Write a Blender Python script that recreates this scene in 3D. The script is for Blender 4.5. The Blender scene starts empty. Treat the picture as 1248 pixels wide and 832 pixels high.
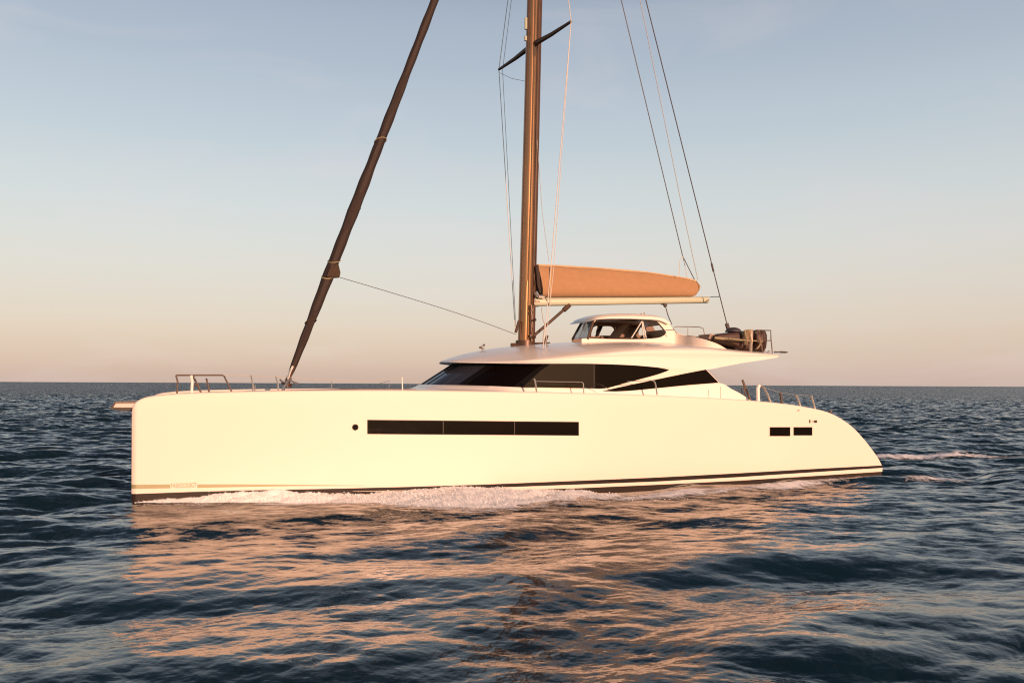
import bpy, bmesh, math, random
import numpy as np
from mathutils import Vector, Matrix
from mathutils import noise as mnoise
from mathutils.geometry import tessellate_polygon
random.seed(7)
rng = np.random.default_rng(11)
R = math.radians
C = bpy.context.scene
COL = C.collection

# ------------------------------------------------------------------ camera
W, H, F, EYE, ROLL = 1248.0, 832.0, 1050.0, 3.0, R(0.275)
PCX, PCY = 624.0, 468.0                     # principal point: on the horizon
cam_d = bpy.data.cameras.new('camera')
cam_d.sensor_width = 36.0
cam_d.lens = F / W * 36.0
cam_d.shift_y = (PCY - H / 2) / W
cam_d.clip_start = 0.1
cam_d.clip_end = 60000.0
cam = bpy.data.objects.new('camera', cam_d)
COL.objects.link(cam)
cam.location = (0, 0, EYE)
cam.rotation_euler = (R(90), -ROLL, 0)
C.camera = cam

# ------------------------------------------------------------------ light
SUN_AZ, SUN_EL = R(31), R(10)               # sun behind the camera, to its right
sdir = Vector((math.sin(SUN_AZ) * math.cos(SUN_EL), -math.cos(SUN_AZ) * math.cos(SUN_EL), math.sin(SUN_EL)))
sun_d = bpy.data.lights.new('sun', 'SUN')
sun_d.energy = 4.15
sun_d.angle = R(0.6)
sun_d.color = (1.0, 0.54, 0.355)
sun = bpy.data.objects.new('sun', sun_d)
COL.objects.link(sun)
sun.rotation_euler = sdir.to_track_quat('Z', 'Y').to_euler()
sun.location = sdir * 200

def srgb(r, g, b):
    f = lambda c: c / 255 / 12.92 if c <= 10 else ((c / 255 + 0.055) / 1.055) ** 2.4
    return (f(r), f(g), f(b), 1.0)

world = bpy.data.worlds.new('World')
C.world = world
world.use_nodes = True
nt = world.node_tree
nt.nodes.clear()
N = lambda t: nt.nodes.new(t)
out = N('ShaderNodeOutputWorld')
sky = N('ShaderNodeTexSky')
sky.sky_type = 'NISHITA'
sky.sun_disc = False
sky.sun_elevation = SUN_EL
sky.sun_rotation = math.atan2(sdir.x, sdir.y)
bg_n = N('ShaderNodeBackground')
bg_n.inputs['Strength'].default_value = 0.0214
nt.links.new(sky.outputs[0], bg_n.inputs[0])
tc = N('ShaderNodeTexCoord')
sep = N('ShaderNodeSeparateXYZ')
nt.links.new(tc.outputs['Generated'], sep.inputs[0])
ramp = N('ShaderNodeValToRGB')
cr = ramp.color_ramp
cr.interpolation = 'CARDINAL'
stops = [(0.0, (.530, .385, .340)), (0.02, (.560, .415, .360)), (0.065, (.625, .505, .430)), (0.16, (.610, .590, .550)), (0.25, (.505, .545, .565)),
         (0.33, (.405, .455, .515)), (0.41, (.305, .352, .425)), (0.49, (.115, .150, .215)), (0.62, (.038, .060, .102)), (1.0, (.020, .033, .056))]
while len(cr.elements) < len(stops):
    cr.elements.new(0.5)
for e, (p, c) in zip(cr.elements, stops):
    e.position = p
    e.color = (*c, 1)
nt.links.new(sep.outputs[2], ramp.inputs[0])
# warm glow of the sky round the low sun (behind the camera)
dot = N('ShaderNodeVectorMath'); dot.operation = 'DOT_PRODUCT'
dot.inputs[1].default_value = (sdir.x, sdir.y, 0.0)
nt.links.new(tc.outputs['Generated'], dot.inputs[0])
mr = N('ShaderNodeMapRange'); mr.inputs['From Min'].default_value = -0.1; mr.inputs['From Max'].default_value = 1.0
nt.links.new(dot.outputs['Value'], mr.inputs['Value'])
pw = N('ShaderNodeMath'); pw.operation = 'POWER'; pw.inputs[1].default_value = 2.0
nt.links.new(mr.outputs[0], pw.inputs[0])
mixg = N('ShaderNodeMix'); mixg.data_type = 'RGBA'
mixg.inputs['B'].default_value = (0.62, 0.44, 0.32, 1)
nt.links.new(pw.outputs[0], mixg.inputs['Factor'])
nt.links.new(ramp.outputs[0], mixg.inputs['A'])
# faint thin cloud wisps
mapn = N('ShaderNodeMapping'); mapn.inputs['Scale'].default_value = (2.2, 2.2, 7.0)
nt.links.new(tc.outputs['Generated'], mapn.inputs[0])
noi = N('ShaderNodeTexNoise'); noi.inputs['Scale'].default_value = 1.6; noi.inputs['Detail'].default_value = 7; noi.inputs['Roughness'].default_value = 0.55
noi.inputs['Distortion'].default_value = 0.6
nt.links.new(mapn.outputs[0], noi.inputs['Vector'])
mc = N('ShaderNodeMapRange'); mc.inputs['From Min'].default_value = 0.52; mc.inputs['From Max'].default_value = 0.78; mc.inputs['To Max'].default_value = 0.42
nt.links.new(noi.outputs[0], mc.inputs['Value'])
mixc = N('ShaderNodeMix'); mixc.data_type = 'RGBA'
mixc.inputs['B'].default_value = srgb(214, 200, 200)
nt.links.new(mc.outputs[0], mixc.inputs['Factor'])
nt.links.new(mixg.outputs['Result'], mixc.inputs['A'])
bg_r = N('ShaderNodeBackground')
bg_r.inputs['Strength'].default_value = 0.76
nt.links.new(mixc.outputs['Result'], bg_r.inputs[0])
add = N('ShaderNodeAddShader')
nt.links.new(bg_n.outputs[0], add.inputs[0]); nt.links.new(bg_r.outputs[0], add.inputs[1])
nt.links.new(add.outputs[0], out.inputs[0])

C.view_settings.view_transform = 'Standard'
C.view_settings.look = 'None'
C.view_settings.gamma = 1.0
C.view_settings.exposure = 0.4
C.render.engine = 'CYCLES'
C.cycles.max_bounces = 8
C.cycles.filter_width = 1.15
C.cycles.use_denoising = True
C.cycles.sample_clamp_indirect = 3.0
C.cycles.caustics_reflective = False
C.cycles.caustics_refractive = False

# ------------------------------------------------------------------ boat frame
# origin: near bow at the waterline; s runs aft along the hull, t across (0 = outer side of the near hull), z up
def _ray(px, py):
    du, dv = px - PCX, py - PCY
    c, s = math.cos(ROLL), math.sin(ROLL)
    return (du * c + dv * s) / F, (-du * s + dv * c) / F
def _water(px, py, z=0.0):
    u, v = _ray(px, py)
    d = (EYE - z) / v
    return u * d, d
ox, oy = _water(160, 614)
sx_, sy_ = _water(1076, 578)
YAW = math.atan2(sy_ - oy, sx_ - ox)
LEN = math.hypot(sx_ - ox, sy_ - oy)
CA, SA = math.cos(YAW), math.sin(YAW)
BEAM = 8.0
def to_local(x, y):
    dx, dy = x - ox, y - oy
    return dx * CA + dy * SA, -dx * SA + dy * CA
def to_world(s, t):
    return ox + s * CA - t * SA, oy + s * SA + t * CA
def P(px, py, t):
    """point of the boat's plane at lateral offset t, read off a survey of the photograph"""
    u, v = _ray(px, py)
    cs, ct = to_local(0, 0)
    ds, dt = u * CA + SA, -u * SA + CA
    k = (t - ct) / dt
    return Vector((cs + k * ds, t, EYE - v * k))
def PZ(px, py, z=0.0):
    return Vector((*to_local(*_water(px, py, z)), z))

def catmull(pts, n):
    """n points along a smooth curve through pts (any dimension), even in the index"""
    p = np.array([tuple(q) for q in pts], float)
    if len(p) == 2:
        u = np.linspace(0, 1, n)[:, None]
        return p[0] * (1 - u) + p[1] * u
    q = np.vstack([2 * p[0] - p[1], p, 2 * p[-1] - p[-2]])
    u = np.linspace(0, len(p) - 1, n)
    i = np.minimum(u.astype(int), len(p) - 2)
    f = (u - i)[:, None]
    a, b, c, d = q[i], q[i + 1], q[i + 2], q[i + 3]
    return 0.5 * (2 * b + (c - a) * f + (2 * a - 5 * b + 4 * c - d) * f ** 2 + (3 * b - a - 3 * c + d) * f ** 3)

# ------------------------------------------------------------------ mesh helpers
def new_obj(name, bm, mat=None, parent=None, smooth=True, sharp=32):
    bmesh.ops.remove_doubles(bm, verts=bm.verts, dist=1e-5)
    bmesh.ops.recalc_face_normals(bm, faces=bm.faces)
    if smooth:
        for f in bm.faces:
            f.smooth = True
        for e in bm.edges:
            if len(e.link_faces) == 2 and e.calc_face_angle(0) > R(sharp):
                e.smooth = False
    me = bpy.data.meshes.new(name)
    bm.to_mesh(me); bm.free()
    o = bpy.data.objects.new(name, me)
    COL.objects.link(o)
    if mat: me.materials.append(mat)
    if parent: o.parent = parent
    return o
def empty(name, parent=None, loc=(0, 0, 0)):
    o = bpy.data.objects.new(name, None)
    COL.objects.link(o)
    o.location = loc
    o.empty_display_size = 0.2
    if parent: o.parent = parent
    return o
def tag(o, label=None, cat=None, group=None, kind=None):
    for k, v in (('label', label), ('category', cat), ('group', group), ('kind', kind)):
        if v: o[k] = v
    return o
def at_boat(o, loc=(0, 0, 0)):
    """stands a top-level object in the boat's frame"""
    x, y = to_world(loc[0], loc[1])
    o.location = (x, y, loc[2]); o.rotation_euler = (0, 0, YAW)
    return o
def grid(bm, rows, close=False):
    vs = [[bm.verts.new(tuple(p)) for p in r] for r in rows]
    for a, b in zip(vs, vs[1:]):
        n = len(a)
        for j in range(n if close else n - 1):
            q = [a[j], a[(j + 1) % n], b[(j + 1) % n], b[j]]
            co = {tuple(round(c, 6) for c in v.co) for v in q}
            if len(co) < 3: continue
            try: bm.faces.new(q)
            except ValueError: pass
    return vs
def cap(bm, loop):
    try: bm.faces.new(loop)
    except ValueError: pass
def tube(bm, pts, r, seg=8, r2=None, flat=1.0, side=None):
    pts = [Vector(p) for p in pts]
    rows = []
    n = len(pts)
    up0 = None
    for i, p in enumerate(pts):
        d = (pts[min(i + 1, n - 1)] - pts[max(i - 1, 0)]).normalized()
        if up0 is None:
            up0 = Vector((0, 1, 0)) if abs(d.y) < 0.9 else Vector((1, 0, 0))
        a = (up0 - d * up0.dot(d)).normalized()
        up0 = a
        b = d.cross(a)
        rr = r if r2 is None else r + (r2 - r) * i / (n - 1)
        rows.append([p + a * (math.cos(k * 2 * math.pi / seg) * rr * flat) + b * (math.sin(k * 2 * math.pi / seg) * rr) for k in range(seg)])
    vs = grid(bm, rows, close=True)
    cap(bm, vs[0]); cap(bm, vs[-1][::-1])
def box(bm, lo, hi, bev=0.0):
    r = bmesh.ops.create_cube(bm, size=1.0)
    vs = r['verts']
    for v in vs:
        v.co = Vector([(lo[k] + hi[k]) / 2 + v.co[k] * (hi[k] - lo[k]) for k in range(3)])
    if bev:
        es = list({e for v in vs for e in v.link_edges})
        bmesh.ops.bevel(bm, geom=es, offset=bev, segments=2, affect='EDGES', profile=0.5)
def plate(bm, outline, holes=(), tfun=lambda s, z: 0.0, thick=0.02):
    """flat plate cut to an outline in (s, z) with holes; front at tfun, back at tfun + thick"""
    loops = [list(outline)] + [list(h) for h in holes]
    flat = [q for l in loops for q in l]
    tris = tessellate_polygon([[Vector((q[0], q[1], 0)) for q in l] for l in loops])
    fr = [bm.verts.new((q[0], tfun(q[0], q[1]), q[1])) for q in flat]
    bk = [bm.verts.new((q[0], tfun(q[0], q[1]) + thick, q[1])) for q in flat]
    for a, b, c in tris:
        try:
            bm.faces.new((fr[a], fr[b], fr[c])); bm.faces.new((bk[c], bk[b], bk[a]))
        except ValueError: pass
    i0 = 0
    for l in loops:
        n = len(l)
        for i in range(n):
            a, b = i0 + i, i0 + (i + 1) % n
            try: bm.faces.new((fr[a], fr[b], bk[b], bk[a]))
            except ValueError: pass
        i0 += n
def sz(pts, t):
    """survey points -> (s, z) pairs on the plane t"""
    r = []
    for x, y in pts:
        p = P(x, y, t); r.append((p.x, p.z))
    return r
def smooth_sz(pts, t, n):
    return [tuple(q) for q in catmull(sz(pts, t), n)]

# ------------------------------------------------------------------ materials
def mat(name, base, rough=0.4, metal=0.0, spec=0.5, coat=0.0, ior=1.5, vary=0.0, vscale=3.0, bump=0.0, bscale=60.0, stretch=(1, 1, 1), sheen=0.0):
    m = bpy.data.materials.new(name); m.use_nodes = True
    n = m.node_tree; b = n.nodes['Principled BSDF']
    b.inputs['Base Color'].default_value = (*base, 1)
    b.inputs['Roughness'].default_value = rough
    b.inputs['Metallic'].default_value = metal
    b.inputs['Specular IOR Level'].default_value = spec
    b.inputs['IOR'].default_value = ior
    b.inputs['Coat Weight'].default_value = coat
    b.inputs['Coat Roughness'].default_value = 0.06
    b.inputs['Sheen Weight'].default_value = sheen
    if vary or bump:
        t = n.nodes.new('ShaderNodeTexCoord')
        mp = n.nodes.new('ShaderNodeMapping'); mp.inputs['Scale'].default_value = stretch
        n.links.new(t.outputs['Object'], mp.inputs[0])
    if vary:
        x = n.nodes.new('ShaderNodeTexNoise'); x.inputs['Scale'].default_value = vscale; x.inputs['Detail'].default_value = 6
        n.links.new(mp.outputs[0], x.inputs['Vector'])
        mx = n.nodes.new('ShaderNodeMix'); mx.data_type = 'RGBA'
        mx.inputs['A'].default_value = (*[c * (1 - vary) for c in base], 1)
        mx.inputs['B'].default_value = (*[min(1, c * (1 + vary)) for c in base], 1)
        n.links.new(x.outputs[0], mx.inputs['Factor']); n.links.new(mx.outputs['Result'], b.inputs['Base Color'])
    if bump:
        y = n.nodes.new('ShaderNodeTexNoise'); y.inputs['Scale'].default_value = bscale; y.inputs['Detail'].default_value = 4
        n.links.new(mp.outputs[0], y.inputs['Vector'])
        bp = n.nodes.new('ShaderNodeBump'); bp.inputs['Strength'].default_value = bump; bp.inputs['Distance'].default_value = 0.02
        n.links.new(y.outputs[0], bp.inputs['Height']); n.links.new(bp.outputs[0], b.inputs['Normal'])
    return m
M = {
    'gelcoat': mat('gelcoat', (0.80,0.715,0.62), 0.5, spec=0.3, vary=0.015, vscale=0.7),
    'gelcoat_roof': mat('gelcoat_roof', (0.78,0.75,0.685), 0.28, coat=0.4, vary=0.02, vscale=0.9),
    'antifoul': mat('antifoul', (0.022,0.014,0.008), 0.55, vary=0.25, vscale=5, stretch=(0.4, 1, 2)),
    'stripe_dark': mat('stripe_dark', (0.018, 0.012, 0.010), 0.35, coat=0.3),
    'stripe_white': mat('stripe_white', (0.84,0.78,0.68), 0.3),
    'stripe_gold': mat('stripe_gold', (0.33, 0.31, 0.17), 0.4, vary=0.06),
    'letter': mat('letter', (0.30,0.27,0.14), 0.4),
    'glass_dark': mat('glass_dark', (0.004,0.0025,0.002), 0.14, ior=1.25, spec=0.25, vary=0.2, vscale=1.5),
    'glass_brown': mat('glass_brown', (0.011,0.0075,0.006), 0.12, ior=1.3, vary=0.25, vscale=1.2),
    'glass_blue': mat('glass_blue', (0.028,0.032,0.042), 0.05, ior=1.5),
    'seal': mat('seal', (0.005, 0.0035, 0.003), 0.5, spec=0.2),
    'mullion': mat('mullion', (0.010,0.007,0.0055), 0.4),
    'mast': mat('mast', (0.33,0.18,0.09), 0.25, metal=0.9, vary=0.3, vscale=2.2, stretch=(9, 9, 0.25), coat=0.2),
    'mast_dark': mat('mast_dark', (0.085,0.048,0.030), 0.38, metal=0.3, vary=0.3, vscale=3),
    'boom': mat('boom', (0.46,0.49,0.36), 0.35, vary=0.05, vscale=2),
    'canvas': mat('canvas', (0.36,0.21,0.105), 0.85, vary=0.12, vscale=4, bump=0.25, bscale=9, stretch=(1, 1, 1.8), sheen=0.1),
    'headsail': mat('headsail', (0.024,0.014,0.010), 0.75, vary=0.35, vscale=6, bump=0.4, bscale=14, stretch=(1, 1, 0.5)),
    'headsail_worn': mat('headsail_worn', (0.05,0.03,0.016), 0.8, vary=0.35, vscale=12, bump=0.4, bscale=20),
    'rope': mat('rope', (0.42,0.42,0.38), 0.8),
    'rope_pale': mat('rope_pale', (0.62,0.60,0.55), 0.8),
    'wire': mat('wire', (0.23, 0.21, 0.20), 0.35, metal=0.7),
    'wire_dark': mat('wire_dark', (0.07, 0.055, 0.05), 0.5),
    'steel': mat('steel', (0.62, 0.56, 0.50), 0.25, metal=0.9),
    'steel_brown': mat('steel_brown', (0.18,0.13,0.10), 0.35, metal=0.5),
    'white_paint': mat('white_paint', (0.82, 0.79, 0.74), 0.35),
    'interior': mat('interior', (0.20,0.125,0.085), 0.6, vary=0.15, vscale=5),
    'interior_dark': mat('interior_dark', (0.09,0.055,0.04), 0.6, vary=0.15, vscale=5),
    'seat': mat('seat', (0.30,0.20,0.14), 0.7, vary=0.1, vscale=7),
    'teak': mat('teak', (0.16,0.12,0.09), 0.6, vary=0.2, vscale=8, stretch=(0.4, 6, 1)),
    'spar': mat('spar', (0.60, 0.50, 0.46), 0.4),  # bowsprit white, darkened by a pinkish shadow put into the base colour
    'net': mat('net', (0.35, 0.33, 0.30), 0.8),
    'leather': mat('leather', (0.050,0.022,0.014), 0.55, vary=0.4, vscale=7, bump=0.3, bscale=11),
    'strap': mat('strap', (0.28,0.24,0.14), 0.7, vary=0.15, vscale=12),
    'pink': mat('pink', (0.36,0.27,0.22), 0.8, vary=0.2, vscale=9),
    'towel': mat('towel', (0.56,0.43,0.25), 0.9, vary=0.18, vscale=10, bump=0.3, bscale=40),
    'towel_white': mat('towel_white', (0.80, 0.72, 0.60), 0.9, vary=0.1, vscale=10, bump=0.3, bscale=40),
    'grey': mat('grey', (0.05,0.045,0.05), 0.55, vary=0.1),
    'foam': mat('foam', (0.86,0.89,0.90), 0.75, vary=0.12, vscale=14, bump=0.4, bscale=30),
}
# half-clear cockpit glass, pale sky blue painted into its colour
g = bpy.data.materials.new('sky_blue_glass'); g.use_nodes = True
b = g.node_tree.nodes['Principled BSDF']
b.inputs['Base Color'].default_value = (0.16, 0.21, 0.25, 1); b.inputs['Roughness'].default_value = 0.04
b.inputs['Alpha'].default_value = 0.55; b.inputs['IOR'].default_value = 1.45
M['sky_blue_glass'] = g

# ------------------------------------------------------------------ the sea: three bands of random wind waves
WIND = math.atan2(-0.93, 0.30)                      # the waves run towards the camera
def cascade(L, n, kmin, kmax, slope, spread, seed, chop=0.9):
    r = np.random.default_rng(seed)
    k1 = np.fft.fftfreq(n, L / n) * 2 * math.pi
    kx, ky = np.meshgrid(k1, k1, indexing='ij')
    k = np.hypot(kx, ky); k[0, 0] = 1
    th = np.arctan2(ky, kx) - WIND
    S = k ** (-4.6 if kmax < 7 else -4.0) * np.abs(np.cos(th)) ** spread
    S *= np.exp(-(kmin / k) ** 4) * np.exp(-(k / kmax) ** 4)
    S[0, 0] = 0
    A = np.sqrt(S) * (r.standard_normal((n, n)) + 1j * r.standard_normal((n, n)))
    h = np.fft.ifft2(A).real
    gx, gy = np.fft.ifft2(1j * kx * A).real, np.fft.ifft2(1j * ky * A).real
    sc = slope / math.sqrt(np.mean(gx ** 2 + gy ** 2))
    dx, dy = np.fft.ifft2(1j * kx / k * A).real, np.fft.ifft2(1j * ky / k * A).real
    return dict(L=L, slope=slope, n=n, h=h * sc, dx=dx * sc * chop, dy=dy * sc * chop, wl=2 * math.pi / kmax)
TP = 2 * math.pi
SEA = [cascade(83.0, 512, TP / 6.0, TP / 1.1, 0.155, 3.0, 3, 1.1),
       cascade(19.0, 512, TP / 1.1, TP / 0.22, 0.122, 1.6, 5, 1.1),
       cascade(4.7, 512, TP / 0.22, TP / 0.035, 0.090, 1.0, 8, 1.0)]
def bil(c, key, x, y):
    n, L = c['n'], c['L']
    u, v = np.mod(x / L, 1) * n, np.mod(y / L, 1) * n
    i, j = np.floor(u).astype(int), np.floor(v).astype(int)
    fu, fv = u - i, v - j
    i %= n; j %= n
    i2, j2 = (i + 1) % n, (j + 1) % n
    a = c[key]
    return (a[i, j] * (1 - fu) * (1 - fv) + a[i2, j] * fu * (1 - fv) + a[i, j2] * (1 - fu) * fv + a[i2, j2] * fu * fv)
# the water the hull pushes up along its near side: (s, height, half length, half width)
BUMPS = [(P(760, 598, 0).x, -0.28, 1.9, 1.0), (P(900, 598, 0).x, -0.26, 2.2, 1.0), (P(1020, 590, 0).x, -0.22, 1.8, 0.9),
         (P(838, 598, 0).x, 0.17, 1.1, 0.6), (P(958, 590, 0).x, 0.13, 1.4, 0.6)]
def hull_wave(x, y):
    dx, dy = x - ox, y - oy
    s, t = dx * CA + dy * SA, -dx * SA + dy * CA
    z = np.zeros_like(s)
    for s0, h, ls, lt in BUMPS:
        z += h * np.exp(-((s - s0) / ls) ** 2) * np.exp(-((t + 0.15) / lt) ** 2)
    # a smooth diverging wave trailing from the quarter
    q = t + 0.9 + 0.05 * (s - 14)
    z += 0.10 * np.exp(-(q / 0.45) ** 2) * np.clip((s - 12.5) / 3, 0, 1) * np.clip((30 - s) / 6, 0, 1)
    # flatter water close alongside
    ends = np.clip((s + 2) / 3, 0, 1) * np.clip((LEN + 2 - s) / 6, 0, 1)
    calm = 1 - (0.26 * np.exp(-((t + 0.4) / 1.8) ** 2) + 0.63 * np.exp(-((t + 6) / 10.5) ** 2)) * ends   # the lee of the hull
    return z, calm
def sea_z(x, y):
    x, y = np.asarray(x, float), np.asarray(y, float)
    z = sum(bil(c, 'h', x, y) for c in SEA)
    hw, calm = hull_wave(x, y)
    return z * calm + hw

def build_sea():
    ang = np.concatenate([np.linspace(-37, 37, 1250), np.linspace(37, 323, 92)[1:-1]])
    ang = np.radians(ang)
    rad = [0.02, 0.6, 1.4, 2.4, 3.4, 4.4, 5.2, 5.9, 6.4]
    r = 6.8
    while r < 60: rad.append(r); r *= 1.0026
    while r < 400: rad.append(r); r *= 1.008
    while r < 45000: rad.append(r); r *= 1.05
    rad = np.array(rad)
    nr, na = len(rad), len(ang)
    rr, aa = np.meshgrid(rad, ang, indexing='ij')
    x, y = rr * np.sin(aa), rr * np.cos(aa)
    z = np.zeros_like(x); X = x.copy(); Y = y.copy()
    drad = np.gradient(rad)[:, None] * np.ones_like(x)
    dang = np.gradient(ang)[None, :] * rr
    step = np.maximum(drad, np.abs(dang))
    hw, calm = hull_wave(x, y)
    lost = np.zeros_like(x)
    for c in SEA:
        w = np.clip(2.2 - step / (c['wl'] * 0.9), 0.0, 1.0) * calm
        far = np.clip(1.0 - (rr - 2000) / 4000, 0.0, 1)
        w = w * far
        lost += c['slope'] ** 2 * (1 - np.minimum(w / calm, 1) ** 2)
        z += bil(c, 'h', x, y) * w
        X -= bil(c, 'dx', x, y) * w * 1.0
        Y -= bil(c, 'dy', x, y) * w * 1.0
    z += hw
    co = np.stack([X, Y, z], -1).reshape(-1, 3).astype(np.float32)
    i = np.arange(nr - 1)[:, None] * na; j = np.arange(na)[None, :]; j2 = (j + 1) % na
    quads = np.stack([i + j, i + na + j, i + na + j2, i + j2], -1).reshape(-1, 4).astype(np.int32)
    quads = quads[:, ::-1]
    me = bpy.data.meshes.new('sea')
    me.vertices.add(len(co)); me.vertices.foreach_set('co', co.ravel())
    nf = len(quads)
    me.loops.add(nf * 4); me.loops.foreach_set('vertex_index', quads.ravel())
    me.polygons.add(nf)
    me.polygons.foreach_set('loop_start', np.arange(nf, dtype=np.int32) * 4)
    me.polygons.foreach_set('loop_total', np.full(nf, 4, np.int32))
    me.polygons.foreach_set('use_smooth', np.ones(nf, bool))
    me.update(calc_edges=True)
    at = me.attributes.new('fine_slope', 'FLOAT', 'POINT'); at.data.foreach_set('value', np.sqrt(lost).astype(np.float32).ravel())
    o = bpy.data.objects.new('sea', me); COL.objects.link(o)
    m = bpy.data.materials.new('sea_water'); m.use_nodes = True
    n = m.node_tree; bs = n.nodes['Principled BSDF']
    bs.inputs['Base Color'].default_value = (0.003, 0.013, 0.021, 1)
    bs.inputs['Specular Tint'].default_value = (1.0, 0.98, 0.87, 1)
    bs.inputs['Roughness'].default_value = 0.02
    bs.inputs['IOR'].default_value = 1.44
    ge = n.nodes.new('ShaderNodeNewGeometry')
    mp = n.nodes.new('ShaderNodeMapping'); mp.inputs['Scale'].default_value = (0.75, 1.25, 1)
    n.links.new(ge.outputs['Position'], mp.inputs[0])
    t1 = n.nodes.new('ShaderNodeTexNoise'); t1.inputs['Scale'].default_value = 14; t1.inputs['Detail'].default_value = 3; t1.inputs['Distortion'].default_value = 0.4
    n.links.new(mp.outputs[0], t1.inputs['Vector'])
    b1 = n.nodes.new('ShaderNodeBump'); b1.inputs['Strength'].default_value = 0.4; b1.inputs['Distance'].default_value = 0.008
    n.links.new(t1.outputs[0], b1.inputs['Height'])
    t2 = n.nodes.new('ShaderNodeTexNoise'); t2.inputs['Scale'].default_value = 1.1; t2.inputs['Detail'].default_value = 5; t2.inputs['Roughness'].default_value = 0.6
    n.links.new(mp.outputs[0], t2.inputs['Vector'])
    b2 = n.nodes.new('ShaderNodeBump'); b2.inputs['Strength'].default_value = 0.3; b2.inputs['Distance'].default_value = 0.03
    n.links.new(t2.outputs[0], b2.inputs['Height'])
    n.links.new(b1.outputs[0], b2.inputs['Normal'])
    # ripples too fine for the mesh far out: the same slopes as a scattering of the normal
    t3 = n.nodes.new('ShaderNodeTexNoise'); t3.inputs['Scale'].default_value = 1.6; t3.inputs['Detail'].default_value = 6; t3.inputs['Roughness'].default_value = 0.75
    n.links.new(mp.outputs[0], t3.inputs['Vector'])
    va = n.nodes.new('ShaderNodeVectorMath'); va.operation = 'SUBTRACT'; va.inputs[1].default_value = (.5, .5, .5)
    n.links.new(t3.outputs['Color'], va.inputs[0])
    vm = n.nodes.new('ShaderNodeVectorMath'); vm.operation = 'MULTIPLY'; vm.inputs[1].default_value = (8, 14, 0)
    n.links.new(va.outputs[0], vm.inputs[0])
    ab = n.nodes.new('ShaderNodeAttribute'); ab.attribute_name = 'fine_slope'
    vbias = n.nodes.new('ShaderNodeVectorMath'); vbias.operation = 'ADD'; vbias.inputs[1].default_value = (0.2, -1.4, 0)   # steeper lee faces
    n.links.new(vm.outputs[0], vbias.inputs[0])
    vs_ = n.nodes.new('ShaderNodeVectorMath'); vs_.operation = 'SCALE'
    n.links.new(vbias.outputs[0], vs_.inputs[0]); n.links.new(ab.outputs['Fac'], vs_.inputs['Scale'])
    vadd = n.nodes.new('ShaderNodeVectorMath'); vadd.operation = 'ADD'
    n.links.new(vs_.outputs[0], vadd.inputs[0]); n.links.new(b2.outputs[0], vadd.inputs[1])
    vn = n.nodes.new('ShaderNodeVectorMath'); vn.operation = 'NORMALIZE'
    n.links.new(vadd.outputs[0], vn.inputs[0])
    n.links.new(vn.outputs[0], bs.inputs['Normal'])
    me.materials.append(m)
    tag(o, 'dark blue choppy sea with small wind waves reflecting the hull', 'sea', kind='structure')
build_sea()

# ------------------------------------------------------------------ the yacht
yacht = at_boat(empty('catamaran'))
tag(yacht, 'large cream white sailing catamaran under way with furled sails and brown mast', 'catamaran')
def part(name, bm, m, parent=yacht, **k): return new_obj(name, bm, M[m], parent, **k)

def line(name, pts, r, m, parent=yacht, seg=6):
    bm = bmesh.new(); tube(bm, pts, r, seg); return part(name, bm, m, parent)
# --- hulls
TOP = catmull([P(*q, 0) for q in [(160.2, 506), (160.6, 499), (163, 492.5), (169, 487.3), (178, 483.8), (190, 481.8), (215, 479.6), (250, 478), (300, 476.8), (345, 475.9),
       (420, 475.2), (480, 475.2), (560, 476), (640, 477.2), (716, 479), (800, 481.6), (870, 484.8), (912, 487.6), (950, 491), (980, 495.2), (1003, 500),
       (1020, 506.5), (1038, 518.5), (1053, 534), (1064, 548), (1071, 558), (1075.2, 566.5)]], 240)[:, [0, 2]]
order = np.argsort(TOP[:, 0]); TOP = TOP[order]
S1 = TOP[-1, 0]
def ztop(s): return np.interp(s, TOP[:, 0], TOP[:, 1])
HW = 1.9                                             # width of a hull
def hull_outer(s, z):
    b = max(0.0, 1 - s / 0.12)
    t = 0.06 * b ** 2.0
    t += 0.20 * max(0.0, 0.35 - z) ** 1.5            # turn of the bilge
    return t
def hull_inner(s, z):
    b = max(0.0, 1 - s / 6.0)
    w = HW - (HW - 0.62) * b ** 1.8
    return w - 0.20 * max(0.0, 0.35 - z) ** 1.5
def hull_mesh():
    bm = bmesh.new()
    ss = np.unique(np.concatenate([np.linspace(0, 0.5, 26), np.linspace(0.5, 4, 24), np.linspace(4, S1 - 5, 50), np.linspace(S1 - 5, S1, 60)]))
    rows = []
    for s in ss:
        zt = float(ztop(s)); zb = -0.7
        row = []
        rad = min(0.06, max(0.02, (hull_inner(s, zt) - hull_outer(s, zt)) * 0.3))
        for z in np.linspace(zb, zt - rad, 12):
            row.append((s, hull_outer(s, z), z))
        to, ti = hull_outer(s, zt), hull_inner(s, zt)
        for a in np.linspace(0, 90, 7)[1:]:
            row.append((s, to + rad - rad * math.cos(R(a)), zt - rad + rad * math.sin(R(a))))
        for a in np.linspace(90, 0, 7):
            row.append((s, ti - rad + rad * math.cos(R(a)), zt - rad + rad * math.sin(R(a))))
        for z in np.linspace(zt - rad, zb, 12)[1:]:
            row.append((s, hull_inner(s, z), z))
        rows.append(row)
    vs = grid(bm, rows, close=True)
    cap(bm, vs[0]); cap(bm, vs[-1][::-1])
    return bm
hull = part('hull', hull_mesh(), 'gelcoat')
hull2 = part('hull', hull_mesh(), 'gelcoat')
hull2.scale = (1, -1, 1); hull2.location = (0, BEAM, 0)
def line_sz(pts, s):
    q = np.array(sz(pts, 0)); return np.interp(s, q[:, 0], q[:, 1])
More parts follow.
